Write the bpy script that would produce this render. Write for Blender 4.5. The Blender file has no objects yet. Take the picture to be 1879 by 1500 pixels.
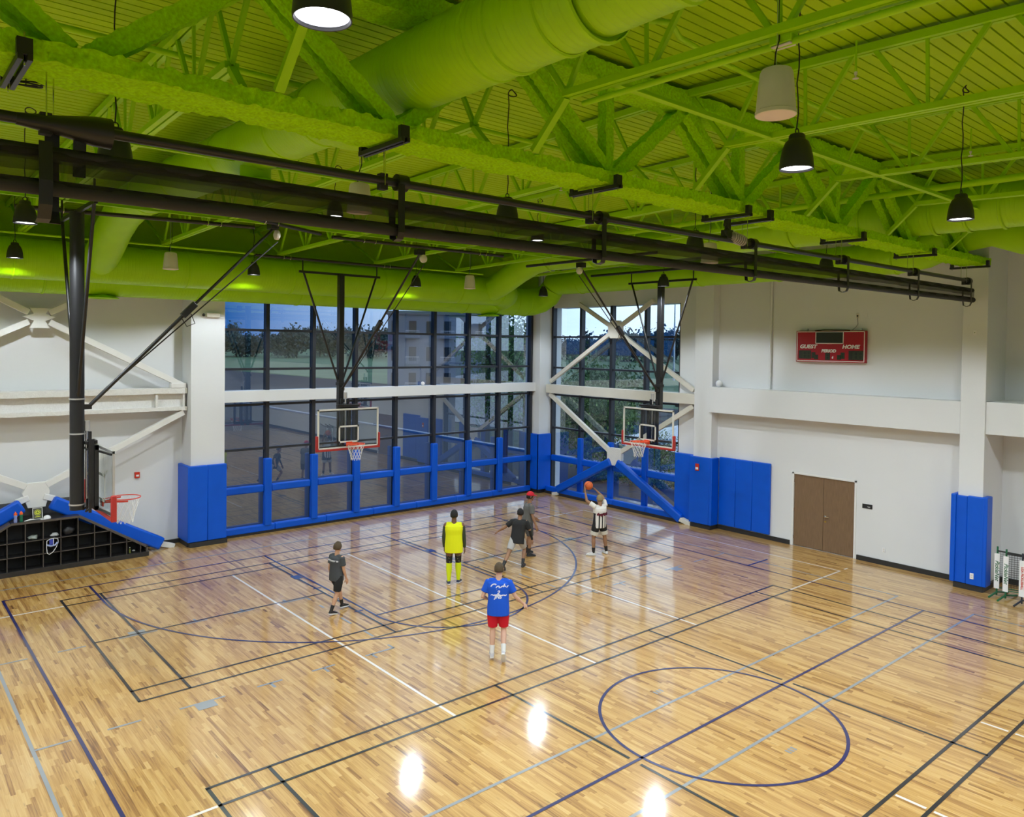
import bpy, bmesh, math, random
from mathutils import Vector, Matrix, noise
random.seed(7)
S = bpy.context.scene
C = S.collection
PI = math.pi

# ------------------------------------------------------------------ camera
def make_camera():
    f, cx, cy = 1405.688, 934.158, 666.115
    yaw, pitch, roll = -0.70593, -0.02203, 0.01319
    import_vals = CAMV
    f, cx, cy, yaw, pitch, roll, X, Y, Z = import_vals
    c, s = math.cos(yaw), math.sin(yaw)
    fw = Vector((-s*math.cos(pitch), c*math.cos(pitch), math.sin(pitch)))
    r = Vector((c, s, 0)); u = r.cross(fw)
    cr, sr = math.cos(roll), math.sin(roll)
    r2 = cr*r + sr*u; u2 = -sr*r + cr*u
    cam = bpy.data.cameras.new('camera'); o = bpy.data.objects.new('camera', cam); C.objects.link(o)
    m = Matrix.Identity(4)
    for i in range(3):
        m[i][0] = r2[i]; m[i][1] = u2[i]; m[i][2] = -fw[i]
    m[0][3], m[1][3], m[2][3] = X, Y, Z
    o.matrix_world = m
    cam.sensor_fit = 'HORIZONTAL'; cam.sensor_width = 36; cam.lens = f/1879*36
    cam.shift_x = (939.5-cx)/1879; cam.shift_y = (cy-750)/1879
    cam.clip_end = 2000; cam.clip_start = .05
    S.camera = o
CAMV = (1405.687757, 934.157991, 666.114875, -0.706116, -0.022154, 0.012583, -2.408614, -19.723913, 5.705833)
make_camera()

# ------------------------------------------------------------------ sky, exposure, lamps' power
S.view_settings.view_transform = 'Standard'; S.view_settings.look = 'None'
S.view_settings.gamma = 1; S.view_settings.use_curve_mapping = False
S.view_settings.exposure = 0.0
LAMP_POWER = 715
LAMP_COLOR = (0.86, 0.93, 1.0)
SKY_STRENGTH = 2.9
W = bpy.data.worlds.new('overcast_sky'); S.world = W; W.use_nodes = True
def build_sky():
    nt = W.node_tree; n = nt.nodes; l = nt.links
    bg = n['Background']
    tc = n.new('ShaderNodeTexCoord'); sx = n.new('ShaderNodeSeparateXYZ'); l.new(tc.outputs['Generated'], sx.inputs[0])
    # brighter towards +x (the dawn side), deeper blue towards +y
    d = n.new('ShaderNodeVectorMath'); d.operation = 'DOT_PRODUCT'; l.new(tc.outputs['Generated'], d.inputs[0])
    d.inputs[1].default_value = (0.92, -0.39, 0)
    mr = n.new('ShaderNodeMapRange'); l.new(d.outputs['Value'], mr.inputs[0])
    mr.inputs[1].default_value = -0.05; mr.inputs[2].default_value = 0.45
    mx = n.new('ShaderNodeMix'); mx.data_type = 'RGBA'; l.new(mr.outputs[0], mx.inputs[0])
    mx.inputs[6].default_value = (0.018, 0.085, 0.25, 1); mx.inputs[7].default_value = (0.80, 0.88, 1.0, 1)
    nz = n.new('ShaderNodeTexNoise'); nz.inputs['Scale'].default_value = 3.0; nz.inputs['Detail'].default_value = 5
    mp = n.new('ShaderNodeMapping'); mp.inputs['Scale'].default_value = (1, 1, 4); l.new(tc.outputs['Generated'], mp.inputs[0]); l.new(mp.outputs[0], nz.inputs['Vector'])
    m2 = n.new('ShaderNodeMapRange'); l.new(nz.outputs[0], m2.inputs[0]); m2.inputs[1].default_value = .3; m2.inputs[2].default_value = .7
    m2.inputs[3].default_value = .82; m2.inputs[4].default_value = 1.18
    mul = n.new('ShaderNodeVectorMath'); mul.operation = 'SCALE'; l.new(mx.outputs[2], mul.inputs[0]); l.new(m2.outputs[0], mul.inputs['Scale'])
    l.new(mul.outputs[0], bg.inputs[0]); bg.inputs[1].default_value = SKY_STRENGTH
build_sky()

# ------------------------------------------------------------------ materials
MATS = {}
def nodes_of(m): return m.node_tree.nodes, m.node_tree.links
def mat(name, col, rough=.6, metal=0, spec=.5, coat=0, coat_rough=.1, bump=0, bscale=20, bdetail=4, var=0, vscale=3, emit=None, estr=0, stretch=None, btype='NOISE'):
    if name in MATS: return MATS[name]
    m = bpy.data.materials.new(name); m.use_nodes = True; n, l = nodes_of(m); b = n['Principled BSDF']
    b.inputs['Base Color'].default_value = (*col, 1); b.inputs['Roughness'].default_value = rough
    b.inputs['Metallic'].default_value = metal; b.inputs['Specular IOR Level'].default_value = spec
    b.inputs['Coat Weight'].default_value = coat; b.inputs['Coat Roughness'].default_value = coat_rough
    tc = n.new('ShaderNodeTexCoord'); mp = n.new('ShaderNodeMapping'); l.new(tc.outputs['Object'], mp.inputs[0])
    if stretch: mp.inputs['Scale'].default_value = stretch
    nz = n.new('ShaderNodeTexNoise'); nz.inputs['Scale'].default_value = vscale; nz.inputs['Detail'].default_value = 4; l.new(mp.outputs[0], nz.inputs['Vector'])
    v = var if var else .03
    mr = n.new('ShaderNodeMapRange'); l.new(nz.outputs[0], mr.inputs[0]); mr.inputs[1].default_value = .25; mr.inputs[2].default_value = .75
    mr.inputs[3].default_value = 1-v; mr.inputs[4].default_value = 1+v
    sc = n.new('ShaderNodeVectorMath'); sc.operation = 'SCALE'; sc.inputs[0].default_value = col; l.new(mr.outputs[0], sc.inputs['Scale'])
    l.new(sc.outputs[0], b.inputs['Base Color'])
    if bump:
        if btype == 'NOISE':
            t = n.new('ShaderNodeTexNoise'); t.inputs['Scale'].default_value = bscale; t.inputs['Detail'].default_value = bdetail; o = t.outputs[0]
        else:
            t = n.new('ShaderNodeTexWave'); t.wave_type = 'BANDS'; t.bands_direction = btype; t.inputs['Scale'].default_value = bscale
            pw = n.new('ShaderNodeMath'); pw.operation = 'POWER'; pw.inputs[1].default_value = 12; l.new(t.outputs[1], pw.inputs[0]); o = pw.outputs[0]
        l.new(mp.outputs[0], t.inputs['Vector'])
        bp = n.new('ShaderNodeBump'); bp.inputs['Strength'].default_value = bump; bp.inputs['Distance'].default_value = .01
        l.new(o, bp.inputs['Height']); l.new(bp.outputs[0], b.inputs['Normal'])
    if emit: b.inputs['Emission Color'].default_value = (*emit, 1); b.inputs['Emission Strength'].default_value = estr
    MATS[name] = m; return m

GREEN = (0.35, 0.66, 0.0)
M_deck = mat('green_painted_deck', (0.37, 0.60, 0.0), .6, spec=.15, var=.05, vscale=1)
M_green = mat('green_painted_steel', GREEN, .5, spec=.2, var=.05, vscale=2)
M_fire = mat('green_sprayed_fireproofing', (0.36, 0.72, 0.0), .95, spec=.1, bump=1.0, bscale=30, bdetail=8, var=.22, vscale=30)
M_ductx = mat('green_spiral_duct_x', GREEN, .42, spec=.25, bump=.25, bscale=4.0, btype='X', var=.03)
M_ducty = mat('green_spiral_duct_y', GREEN, .42, spec=.25, bump=.25, bscale=4.0, btype='Y', var=.03)
M_wall = mat('warm_white_wall_paint', (0.69, 0.70, 0.715), .75, bump=.05, bscale=60, var=.015, vscale=.7)
M_white = mat('white_painted_steel', (0.74, 0.735, 0.72), .55, var=.03)
M_cream = mat('cream_painted_steel', (0.68, 0.65, 0.58), .6, var=.03)
M_firew = mat('white_sprayed_fireproofing', (0.72, 0.71, 0.69), .9, bump=.9, bscale=40, bdetail=6, var=.06, vscale=25)
M_black = mat('black_powder_coat', (0.012, 0.012, 0.013), .38, var=.1)
M_blackm = mat('matte_black', (0.015, 0.015, 0.016), .7)
M_base = mat('black_rubber_base', (0.02, 0.02, 0.021), .45)
M_pad = mat('royal_blue_vinyl', (0.0, 0.088, 0.60), .40, spec=.3, bump=.12, bscale=5, bdetail=2, var=.05)
M_mull = mat('dark_bronze_mullion', (0.03, 0.033, 0.042), .4, metal=.3)
M_shelf = mat('dark_laminate', (0.022, 0.020, 0.020), .35, var=.1)
M_shelfedge = mat('brown_edge_banding', (0.085, 0.07, 0.06), .5)
M_red = mat('red_padding', (0.42, 0.025, 0.02), .5)
M_orange = mat('orange_rim_paint', (0.75, 0.07, 0.01), .35)
M_redrim = mat('red_rim_paint', (0.55, 0.03, 0.01), .35)
M_alu = mat('brushed_aluminium', (0.62, 0.62, 0.62), .35, metal=.8)
M_chrome = mat('chrome', (0.7, 0.7, 0.7), .18, metal=1)
M_net = mat('white_net_cord', (0.75, 0.75, 0.75), .8)
M_boardwhite = mat('white_backboard_paint', (0.75, 0.74, 0.70), .5)
M_door = mat('brown_wood_veneer', (0.19, 0.115, 0.062), .5, var=.16, vscale=9, stretch=(1, 6, .5))
M_sbred = mat('scoreboard_red', (0.36, 0.001, 0.012), .4)
M_sbwhite = mat('scoreboard_white', (0.8, 0.8, 0.82), .5)
M_sbdig = mat('unlit_digit_panel', (0.015, 0.02, 0.012), .4)
M_sbseg = mat('unlit_digit_segment', (0.03, 0.05, 0.018), .4)
M_plastic = mat('offwhite_plastic', (0.66, 0.62, 0.55), .5)
M_speaker = mat('beige_speaker_shell', (0.62, 0.60, 0.46), .5)
M_grille = mat('pale_speaker_grille', (0.72, 0.62, 0.55), .6)
M_lampshade = mat('charcoal_lamp_housing', (0.022, 0.023, 0.026), .4)
M_lens = mat('lit_lamp_lens', (1, 1, 1), .5, emit=(0.93, 0.95, 1), estr=14)
M_ledring = mat('lamp_lens_ring', (.6, .6, .65), .4, emit=(0.8, 0.85, 1), estr=1.5)
M_lblue = mat('dark_blue_floor_paint', (0.008, 0.010, 0.10), .35, coat=1, coat_rough=.09)
M_lblack = mat('black_floor_paint', (0.008, 0.009, 0.014), .35, coat=1, coat_rough=.09)
M_lgray = mat('grey_floor_paint', (0.27, 0.29, 0.31), .35, coat=1, coat_rough=.09)
M_lwhite = mat('white_floor_paint', (0.78, 0.72, 0.66), .35, coat=1, coat_rough=.09)

def wood_floor():
    m = bpy.data.materials.new('maple_strip_floor'); m.use_nodes = True; n, l = nodes_of(m); b = n['Principled BSDF']
    at = n.new('ShaderNodeAttribute'); at.attribute_name = 'plank'
    tc = n.new('ShaderNodeTexCoord'); mp = n.new('ShaderNodeMapping'); mp.inputs['Scale'].default_value = (46, 1.5, 1); l.new(tc.outputs['Object'], mp.inputs[0])
    # every plank gets its own grain offset
    ad = n.new('ShaderNodeVectorMath'); ad.operation = 'ADD'; l.new(mp.outputs[0], ad.inputs[0])
    sc = n.new('ShaderNodeVectorMath'); sc.operation = 'SCALE'; sc.inputs['Scale'].default_value = 37; l.new(at.outputs['Vector'], sc.inputs[0]); l.new(sc.outputs[0], ad.inputs[1])
    nz = n.new('ShaderNodeTexNoise'); nz.inputs['Scale'].default_value = 1; nz.inputs['Detail'].default_value = 5; nz.inputs['Roughness'].default_value = .6; l.new(ad.outputs[0], nz.inputs['Vector'])
    sp = n.new('ShaderNodeSeparateXYZ'); l.new(at.outputs['Vector'], sp.inputs[0])
    # plank tone
    ma = n.new('ShaderNodeMath'); ma.operation = 'MULTIPLY_ADD'; l.new(nz.outputs[0], ma.inputs[0]); ma.inputs[1].default_value = 1.05; 
    m3 = n.new('ShaderNodeMath'); m3.operation = 'MULTIPLY_ADD'; l.new(sp.outputs[0], m3.inputs[0]); m3.inputs[1].default_value = .60; m3.inputs[2].default_value = -.36
    l.new(m3.outputs[0], ma.inputs[2])
    cr = n.new('ShaderNodeValToRGB'); l.new(ma.outputs[0], cr.inputs[0]); e = cr.color_ramp.elements
    e[0].position = .08; e[0].color = (0.15, 0.058, 0.014, 1); e[1].position = .98; e[1].color = (0.68, 0.45, 0.18, 1)
    for p, c in ((.26, (0.32, 0.15, 0.034, 1)), (.46, (0.47, 0.255, 0.066, 1)), (.68, (0.58, 0.345, 0.108, 1))):
        k = e.new(p); k.color = c
    # small dark mineral streaks
    m4 = n.new('ShaderNodeMapping'); m4.inputs['Scale'].default_value = (16, 3, 1); l.new(tc.outputs['Object'], m4.inputs[0])
    n2 = n.new('ShaderNodeTexNoise'); n2.inputs['Scale'].default_value = 1.0; n2.inputs['Detail'].default_value = 2; l.new(m4.outputs[0], n2.inputs['Vector'])
    r2 = n.new('ShaderNodeMapRange'); l.new(n2.outputs[0], r2.inputs[0]); r2.inputs[1].default_value = .66; r2.inputs[2].default_value = .8; r2.inputs[3].default_value = 1; r2.inputs[4].default_value = .45
    mu = n.new('ShaderNodeVectorMath'); mu.operation = 'SCALE'; l.new(cr.outputs[0], mu.inputs[0]); l.new(r2.outputs[0], mu.inputs['Scale'])
    l.new(mu.outputs[0], b.inputs['Base Color'])
    b.inputs['Roughness'].default_value = .38; b.inputs['Coat Weight'].default_value = 1.0; b.inputs['Coat Roughness'].default_value = .085; b.inputs['Coat IOR'].default_value = 1.5
    # slight cupping of the strips stretches reflections
    bp = n.new('ShaderNodeBump'); bp.inputs['Strength'].default_value = .10; bp.inputs['Distance'].default_value = .002; l.new(nz.outputs[0], bp.inputs['Height'])
    l.new(bp.outputs[0], b.inputs['Coat Normal'])
    return m
M_wood = wood_floor()

def glass_mat(name, tint, refl=1.0, add=0.0):
    m = bpy.data.materials.new(name); m.use_nodes = True; n, l = nodes_of(m)
    for x in list(n):
        if x.type != 'OUTPUT_MATERIAL': n.remove(x)
    out = [x for x in n if x.type == 'OUTPUT_MATERIAL'][0]
    tr = n.new('ShaderNodeBsdfTransparent'); tr.inputs[0].default_value = (*tint, 1)
    gl = n.new('ShaderNodeBsdfGlossy'); gl.inputs['Roughness'].default_value = 0.0; gl.inputs[0].default_value = (.95, .97, 1, 1)
    # Schlick reflectance, the same from both sides of the pane
    ge = n.new('ShaderNodeNewGeometry'); dt = n.new('ShaderNodeVectorMath'); dt.operation = 'DOT_PRODUCT'; l.new(ge.outputs['Normal'], dt.inputs[0]); l.new(ge.outputs['Incoming'], dt.inputs[1])
    ab = n.new('ShaderNodeMath'); ab.operation = 'ABSOLUTE'; l.new(dt.outputs['Value'], ab.inputs[0])
    om = n.new('ShaderNodeMath'); om.operation = 'SUBTRACT'; om.inputs[0].default_value = 1; l.new(ab.outputs[0], om.inputs[1])
    pw = n.new('ShaderNodeMath'); pw.operation = 'POWER'; pw.inputs[1].default_value = 5; l.new(om.outputs[0], pw.inputs[0])
    f0 = n.new('ShaderNodeMath'); f0.operation = 'MULTIPLY_ADD'; f0.inputs[1].default_value = .96; f0.inputs[2].default_value = .04; l.new(pw.outputs[0], f0.inputs[0])
    ma = n.new('ShaderNodeMath'); ma.operation = 'MULTIPLY_ADD'; ma.use_clamp = True; l.new(f0.outputs[0], ma.inputs[0]); ma.inputs[1].default_value = refl; ma.inputs[2].default_value = add
    mx = n.new('ShaderNodeMixShader'); l.new(ma.outputs[0], mx.inputs[0]); l.new(tr.outputs[0], mx.inputs[1]); l.new(gl.outputs[0], mx.inputs[2])
    l.new(mx.outputs[0], out.inputs[0]); return m
M_glass = glass_mat('insulated_tinted_glass', (0.46, 0.58, 0.67), 1.8, .15)
M_bglass = glass_mat('tempered_backboard_glass', (0.93, 0.95, 0.94), .5)
def sheer():
    m = bpy.data.materials.new('sheer_black_mesh'); m.use_nodes = True; n, l = nodes_of(m)
    b = n['Principled BSDF']; b.inputs['Base Color'].default_value = (.02, .018, .017, 1); b.inputs['Roughness'].default_value = .8
    b.inputs['Alpha'].default_value = .62
    return m
M_sheer = sheer()

# ------------------------------------------------------------------ mesh builder
class MB:
    def __init__(s): s.v = []; s.f = []; s.mi = []
    def add(s, vs, fs, mi=0):
        k = len(s.v); s.v += [tuple(x) for x in vs]; s.f += [tuple(i+k for i in f) for f in fs]; s.mi += [mi]*len(fs)
    def box(s, a, b, mi=0):
        (x0, y0, z0), (x1, y1, z1) = a, b
        if x0 > x1: x0, x1 = x1, x0
        if y0 > y1: y0, y1 = y1, y0
        if z0 > z1: z0, z1 = z1, z0
        s.add([(x0,y0,z0),(x1,y0,z0),(x1,y1,z0),(x0,y1,z0),(x0,y0,z1),(x1,y0,z1),(x1,y1,z1),(x0,y1,z1)],
              [(0,3,2,1),(4,5,6,7),(0,1,5,4),(1,2,6,5),(2,3,7,6),(3,0,4,7)], mi); return s
    def beam(s, a, b, w, h, up=(0,0,1), mi=0):
        a, b = Vector(a), Vector(b); d = (b-a).normalized(); up = Vector(up)
        if abs(d.dot(up)) > .98: up = Vector((0,1,0)) if abs(d.y) < .9 else Vector((1,0,0))
        r = d.cross(up).normalized(); u = r.cross(d).normalized()
        vs = []
        for p in (a, b):
            for i, j in ((-1,-1),(1,-1),(1,1),(-1,1)): vs.append(p + r*(i*w/2) + u*(j*h/2))
        s.add(vs, [(0,1,2,3),(7,6,5,4),(0,4,5,1),(1,5,6,2),(2,6,7,3),(3,7,4,0)], mi); return s
    def tube(s, pts, r, n=12, cap=True, mi=0, closed=False):
        pts = [Vector(p) for p in pts]; N = len(pts); rs = r if isinstance(r, (list, tuple)) else [r]*N
        rings = []; prev = None
        for i, p in enumerate(pts):
            if closed: d = (pts[(i+1) % N]-pts[i-1]).normalized()
            elif i == 0: d = (pts[1]-p).normalized()
            elif i == N-1: d = (p-pts[i-1]).normalized()
            else: d = ((pts[i+1]-p).normalized()+(p-pts[i-1]).normalized()).normalized()
            if prev is None:
                up = Vector((0,0,1)) if abs(d.z) < .9 else Vector((1,0,0)); a = d.cross(up).normalized()
            else: a = (prev - d*prev.dot(d)).normalized()
            prev = a; b = d.cross(a)
            rings.append([p + (a*math.cos(2*PI*k/n)+b*math.sin(2*PI*k/n))*rs[i] for k in range(n)])
        vs = [v for q in rings for v in q]; fs = []
        M = N if closed else N-1
        for i in range(M):
            for k in range(n): fs.append((i*n+k, i*n+(k+1) % n, ((i+1) % N)*n+(k+1) % n, ((i+1) % N)*n+k))
        if cap and not closed: fs.append(tuple(range(n-1, -1, -1))); fs.append(tuple((N-1)*n+k for k in range(n)))
        s.add(vs, fs, mi); return s
    def lathe(s, prof, c=(0,0,0), n=24, axis='z', mi=0, cap=False):
        vs = []; fs = []; P = len(prof)
        for (r, h) in prof:
            for k in range(n):
                a = 2*PI*k/n; x, y = r*math.cos(a), r*math.sin(a)
                vs.append({'z': (c[0]+x, c[1]+y, c[2]+h), 'x': (c[0]+h, c[1]+x, c[2]+y), 'y': (c[0]+y, c[1]+h, c[2]+x)}[axis])
        for i in range(P-1):
            for k in range(n): fs.append((i*n+k, i*n+(k+1) % n, (i+1)*n+(k+1) % n, (i+1)*n+k))
        if cap: fs.append(tuple(range(n-1, -1, -1))); fs.append(tuple((P-1)*n+k for k in range(n)))
        s.add(vs, fs, mi); return s
    def prism(s, poly, axis, a, b, mi=0):
        # poly in the plane normal to axis ('x': (y,z), 'y': (x,z), 'z': (x,y))
        def P(q, t): return {'x': (t, q[0], q[1]), 'y': (q[0], t, q[1]), 'z': (q[0], q[1], t)}[axis]
        n = len(poly); vs = [P(q, a) for q in poly]+[P(q, b) for q in poly]
        fs = [tuple(range(n)), tuple(range(2*n-1, n-1, -1))]+[(i, i+n, (i+1) % n+n, (i+1) % n) for i in range(n)]
        s.add(vs, fs, mi); return s
    def quad(s, pts, mi=0): s.add(pts, [tuple(range(len(pts)))], mi); return s
    def ball(s, c, r, n=12, sc=(1,1,1), mi=0):
        c = Vector(c); vs = []; fs = []; R = n//2
        for i in range(R+1):
            t = PI*i/R
            for k in range(n):
                a = 2*PI*k/n; vs.append((c.x+r*sc[0]*math.sin(t)*math.cos(a), c.y+r*sc[1]*math.sin(t)*math.sin(a), c.z+r*sc[2]*math.cos(t)))
        for i in range(R):
            for k in range(n): fs.append((i*n+k, (i+1)*n+k, (i+1)*n+(k+1) % n, i*n+(k+1) % n))
        s.add(vs, fs, mi); return s
    def build(s, name, m, parent=None, bevel=0, smooth=False, world=True, kind=None, merge=False, seg=2):
        me = bpy.data.meshes.new(name); vs = s.v
        if parent is not None and world:
            o = abs_loc(parent); vs = [(x-o.x, y-o.y, z-o.z) for x, y, z in vs]
        me.from_pydata(vs, [], s.f)
        ms = m if isinstance(m, (list, tuple)) else [m]
        for q in ms: me.materials.append(q)
        if len(ms) > 1: me.polygons.foreach_set('material_index', s.mi)
        bm = bmesh.new(); bm.from_mesh(me)
        if merge or smooth: bmesh.ops.remove_doubles(bm, verts=bm.verts, dist=1e-5)
        bmesh.ops.recalc_face_normals(bm, faces=bm.faces); bm.to_mesh(me); bm.free()
        if smooth:
            me.polygons.foreach_set('use_smooth', [True]*len(me.polygons))
            try: me.set_sharp_from_angle(angle=math.radians(40))
            except Exception: pass
        o = bpy.data.objects.new(name, me); C.objects.link(o)
        if parent is not None: o.parent = parent
        if bevel:
            b = o.modifiers.new('b', 'BEVEL'); b.width = bevel; b.segments = seg; b.limit_method = 'ANGLE'; b.harden_normals = False
            me.polygons.foreach_set('use_smooth', [True]*len(me.polygons))
            try: me.set_sharp_from_angle(angle=math.radians(50))
            except Exception: pass
        if kind: o['kind'] = kind
        return o
LOC = {}
def abs_loc(o):
    v = Vector((0,0,0))
    while o is not None:
        v = v + o.location; o = o.parent
    return v
def thing(name, label, cat, loc=(0,0,0), group=None, rotz=0):
    o = bpy.data.objects.new(name, None); C.objects.link(o); o.empty_display_size = .1
    o.location = loc; o.rotation_euler = (0,0,rotz); o['label'] = label; o['category'] = cat
    if group: o['group'] = group
    return o
def tag(o, label, cat, group=None, kind=None):
    if label: o['label'] = label
    if cat: o['category'] = cat
    if group: o['group'] = group
    if kind: o['kind'] = kind
    return o
def struct(o, label=None):
    o['kind'] = 'structure'
    if label: o['label'] = label
    return o
def sempty(name, label=None, loc=(0,0,0)):
    o = bpy.data.objects.new(name, None); C.objects.link(o); o.location = loc; o['kind'] = 'structure'
    if label: o['label'] = label
    return o
def dup(root, loc, label=None, rotz=None, cat_group=None, scale=None):
    r = root.copy(); C.objects.link(r); r.location = loc
    if rotz is not None: r.rotation_euler = (0,0,rotz)
    if label: r['label'] = label
    if cat_group: r['group'] = cat_group
    if scale: r.scale = (scale,)*3
    for ch in list(root.children):
        c = ch.copy(); C.objects.link(c); c.parent = r
        for g in list(ch.children):
            d = g.copy(); C.objects.link(d); d.parent = c
    return r
ORD = ['first','second','third','fourth','fifth','sixth','seventh','eighth','ninth','tenth','eleventh','twelfth','thirteenth']
def text_obj(txt, name, m, parent, mat4, size, shear=0, extrude=.002, align='CENTER', xs=1.0, bold=0.0):
    cu = bpy.data.curves.new(name, 'FONT'); cu.body = txt; cu.size = size; cu.align_x = align; cu.align_y = 'CENTER'
    cu.extrude = extrude; cu.shear = shear; cu.offset = bold; cu.resolution_u = 3
    t = bpy.data.objects.new(name+'_tmp', cu); C.objects.link(t)
    bpy.context.view_layer.update()
    me = bpy.data.meshes.new_from_object(t.evaluated_get(bpy.context.evaluated_depsgraph_get()))
    bpy.data.objects.remove(t); me.name = name; me.materials.clear(); me.materials.append(m)
    M = mat4 @ Matrix.Diagonal((xs,1,1,1)); me.transform(M)
    if parent is not None:
        o_ = abs_loc(parent); me.transform(Matrix.Translation(-o_))
    o = bpy.data.objects.new(name, me); C.objects.link(o)
    if parent is not None: o.parent = parent
    return o
def frame_B(x, y, z):   # text plane on a wall facing -x (read from inside the gym)
    m = Matrix(((0,0,-1,x),(-1,0,0,y),(0,1,0,z),(0,0,0,1))); return m
def frame_A(x, y, z):   # facing -y
    m = Matrix(((1,0,0,x),(0,0,-1,y),(0,1,0,z),(0,0,0,1))); return m

# ------------------------------------------------------------------ geometry of the hall
YA = 2.55          # glass plane of the left window wall
XB = 18.36         # face of the right wall
YR = -13.0         # roof ridge / truss line
def deck_z(y): return 9.33 - (.022*(y-YR) if y > YR else .035*(YR-y))
def bot_z(y): return 8.40 - (.0226*(y-YR) if y > YR else .03*(YR-y))
Y0 = -31.0; X0 = -9.0

# floor ------------------------------------------------------------
fl = struct(MB().box((X0-.3, Y0-.3, -.25), (19.6, 3.2, -.004)).build('floor', M_wood), 'maple strip sports floor')
def floor_strips():
    vs = []; fs = []; col = []
    w = .057; x = X0
    rnd = random.Random(3)
    while x < 19.3:
        ymax = 3.0 if x < 19.3 else 2.5
        y = Y0 + rnd.random()*.6
        rowt = rnd.random()
        ymin = max(Y0, -24.0)
        y = ymin - rnd.random()*.7
        while y < ymax:
            L = rnd.choice((.25,.35,.45,.6,.75,.95,1.2))*(.8+.4*rnd.random()); y1 = min(y+L, ymax)
            k = len(vs); vs += [(x, y, 0), (x+w, y, 0), (x+w, y1, 0), (x, y1, 0)]; fs.append((k, k+1, k+2, k+3))
            t = min(1, max(0, rnd.gauss(.62, .24))); col.append((t, rnd.random(), rnd.random()))
            y = y1
        x += w
    me = bpy.data.meshes.new('maple_strip'); me.from_pydata(vs, [], fs); me.materials.append(M_wood)
    at = me.attributes.new('plank', 'FLOAT_VECTOR', 'FACE'); at.data.foreach_set('vector', [c for q in col for c in q])
    o = bpy.data.objects.new('maple_strip', me); C.objects.link(o); o.parent = fl; o['kind'] = 'stuff'
floor_strips()

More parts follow.
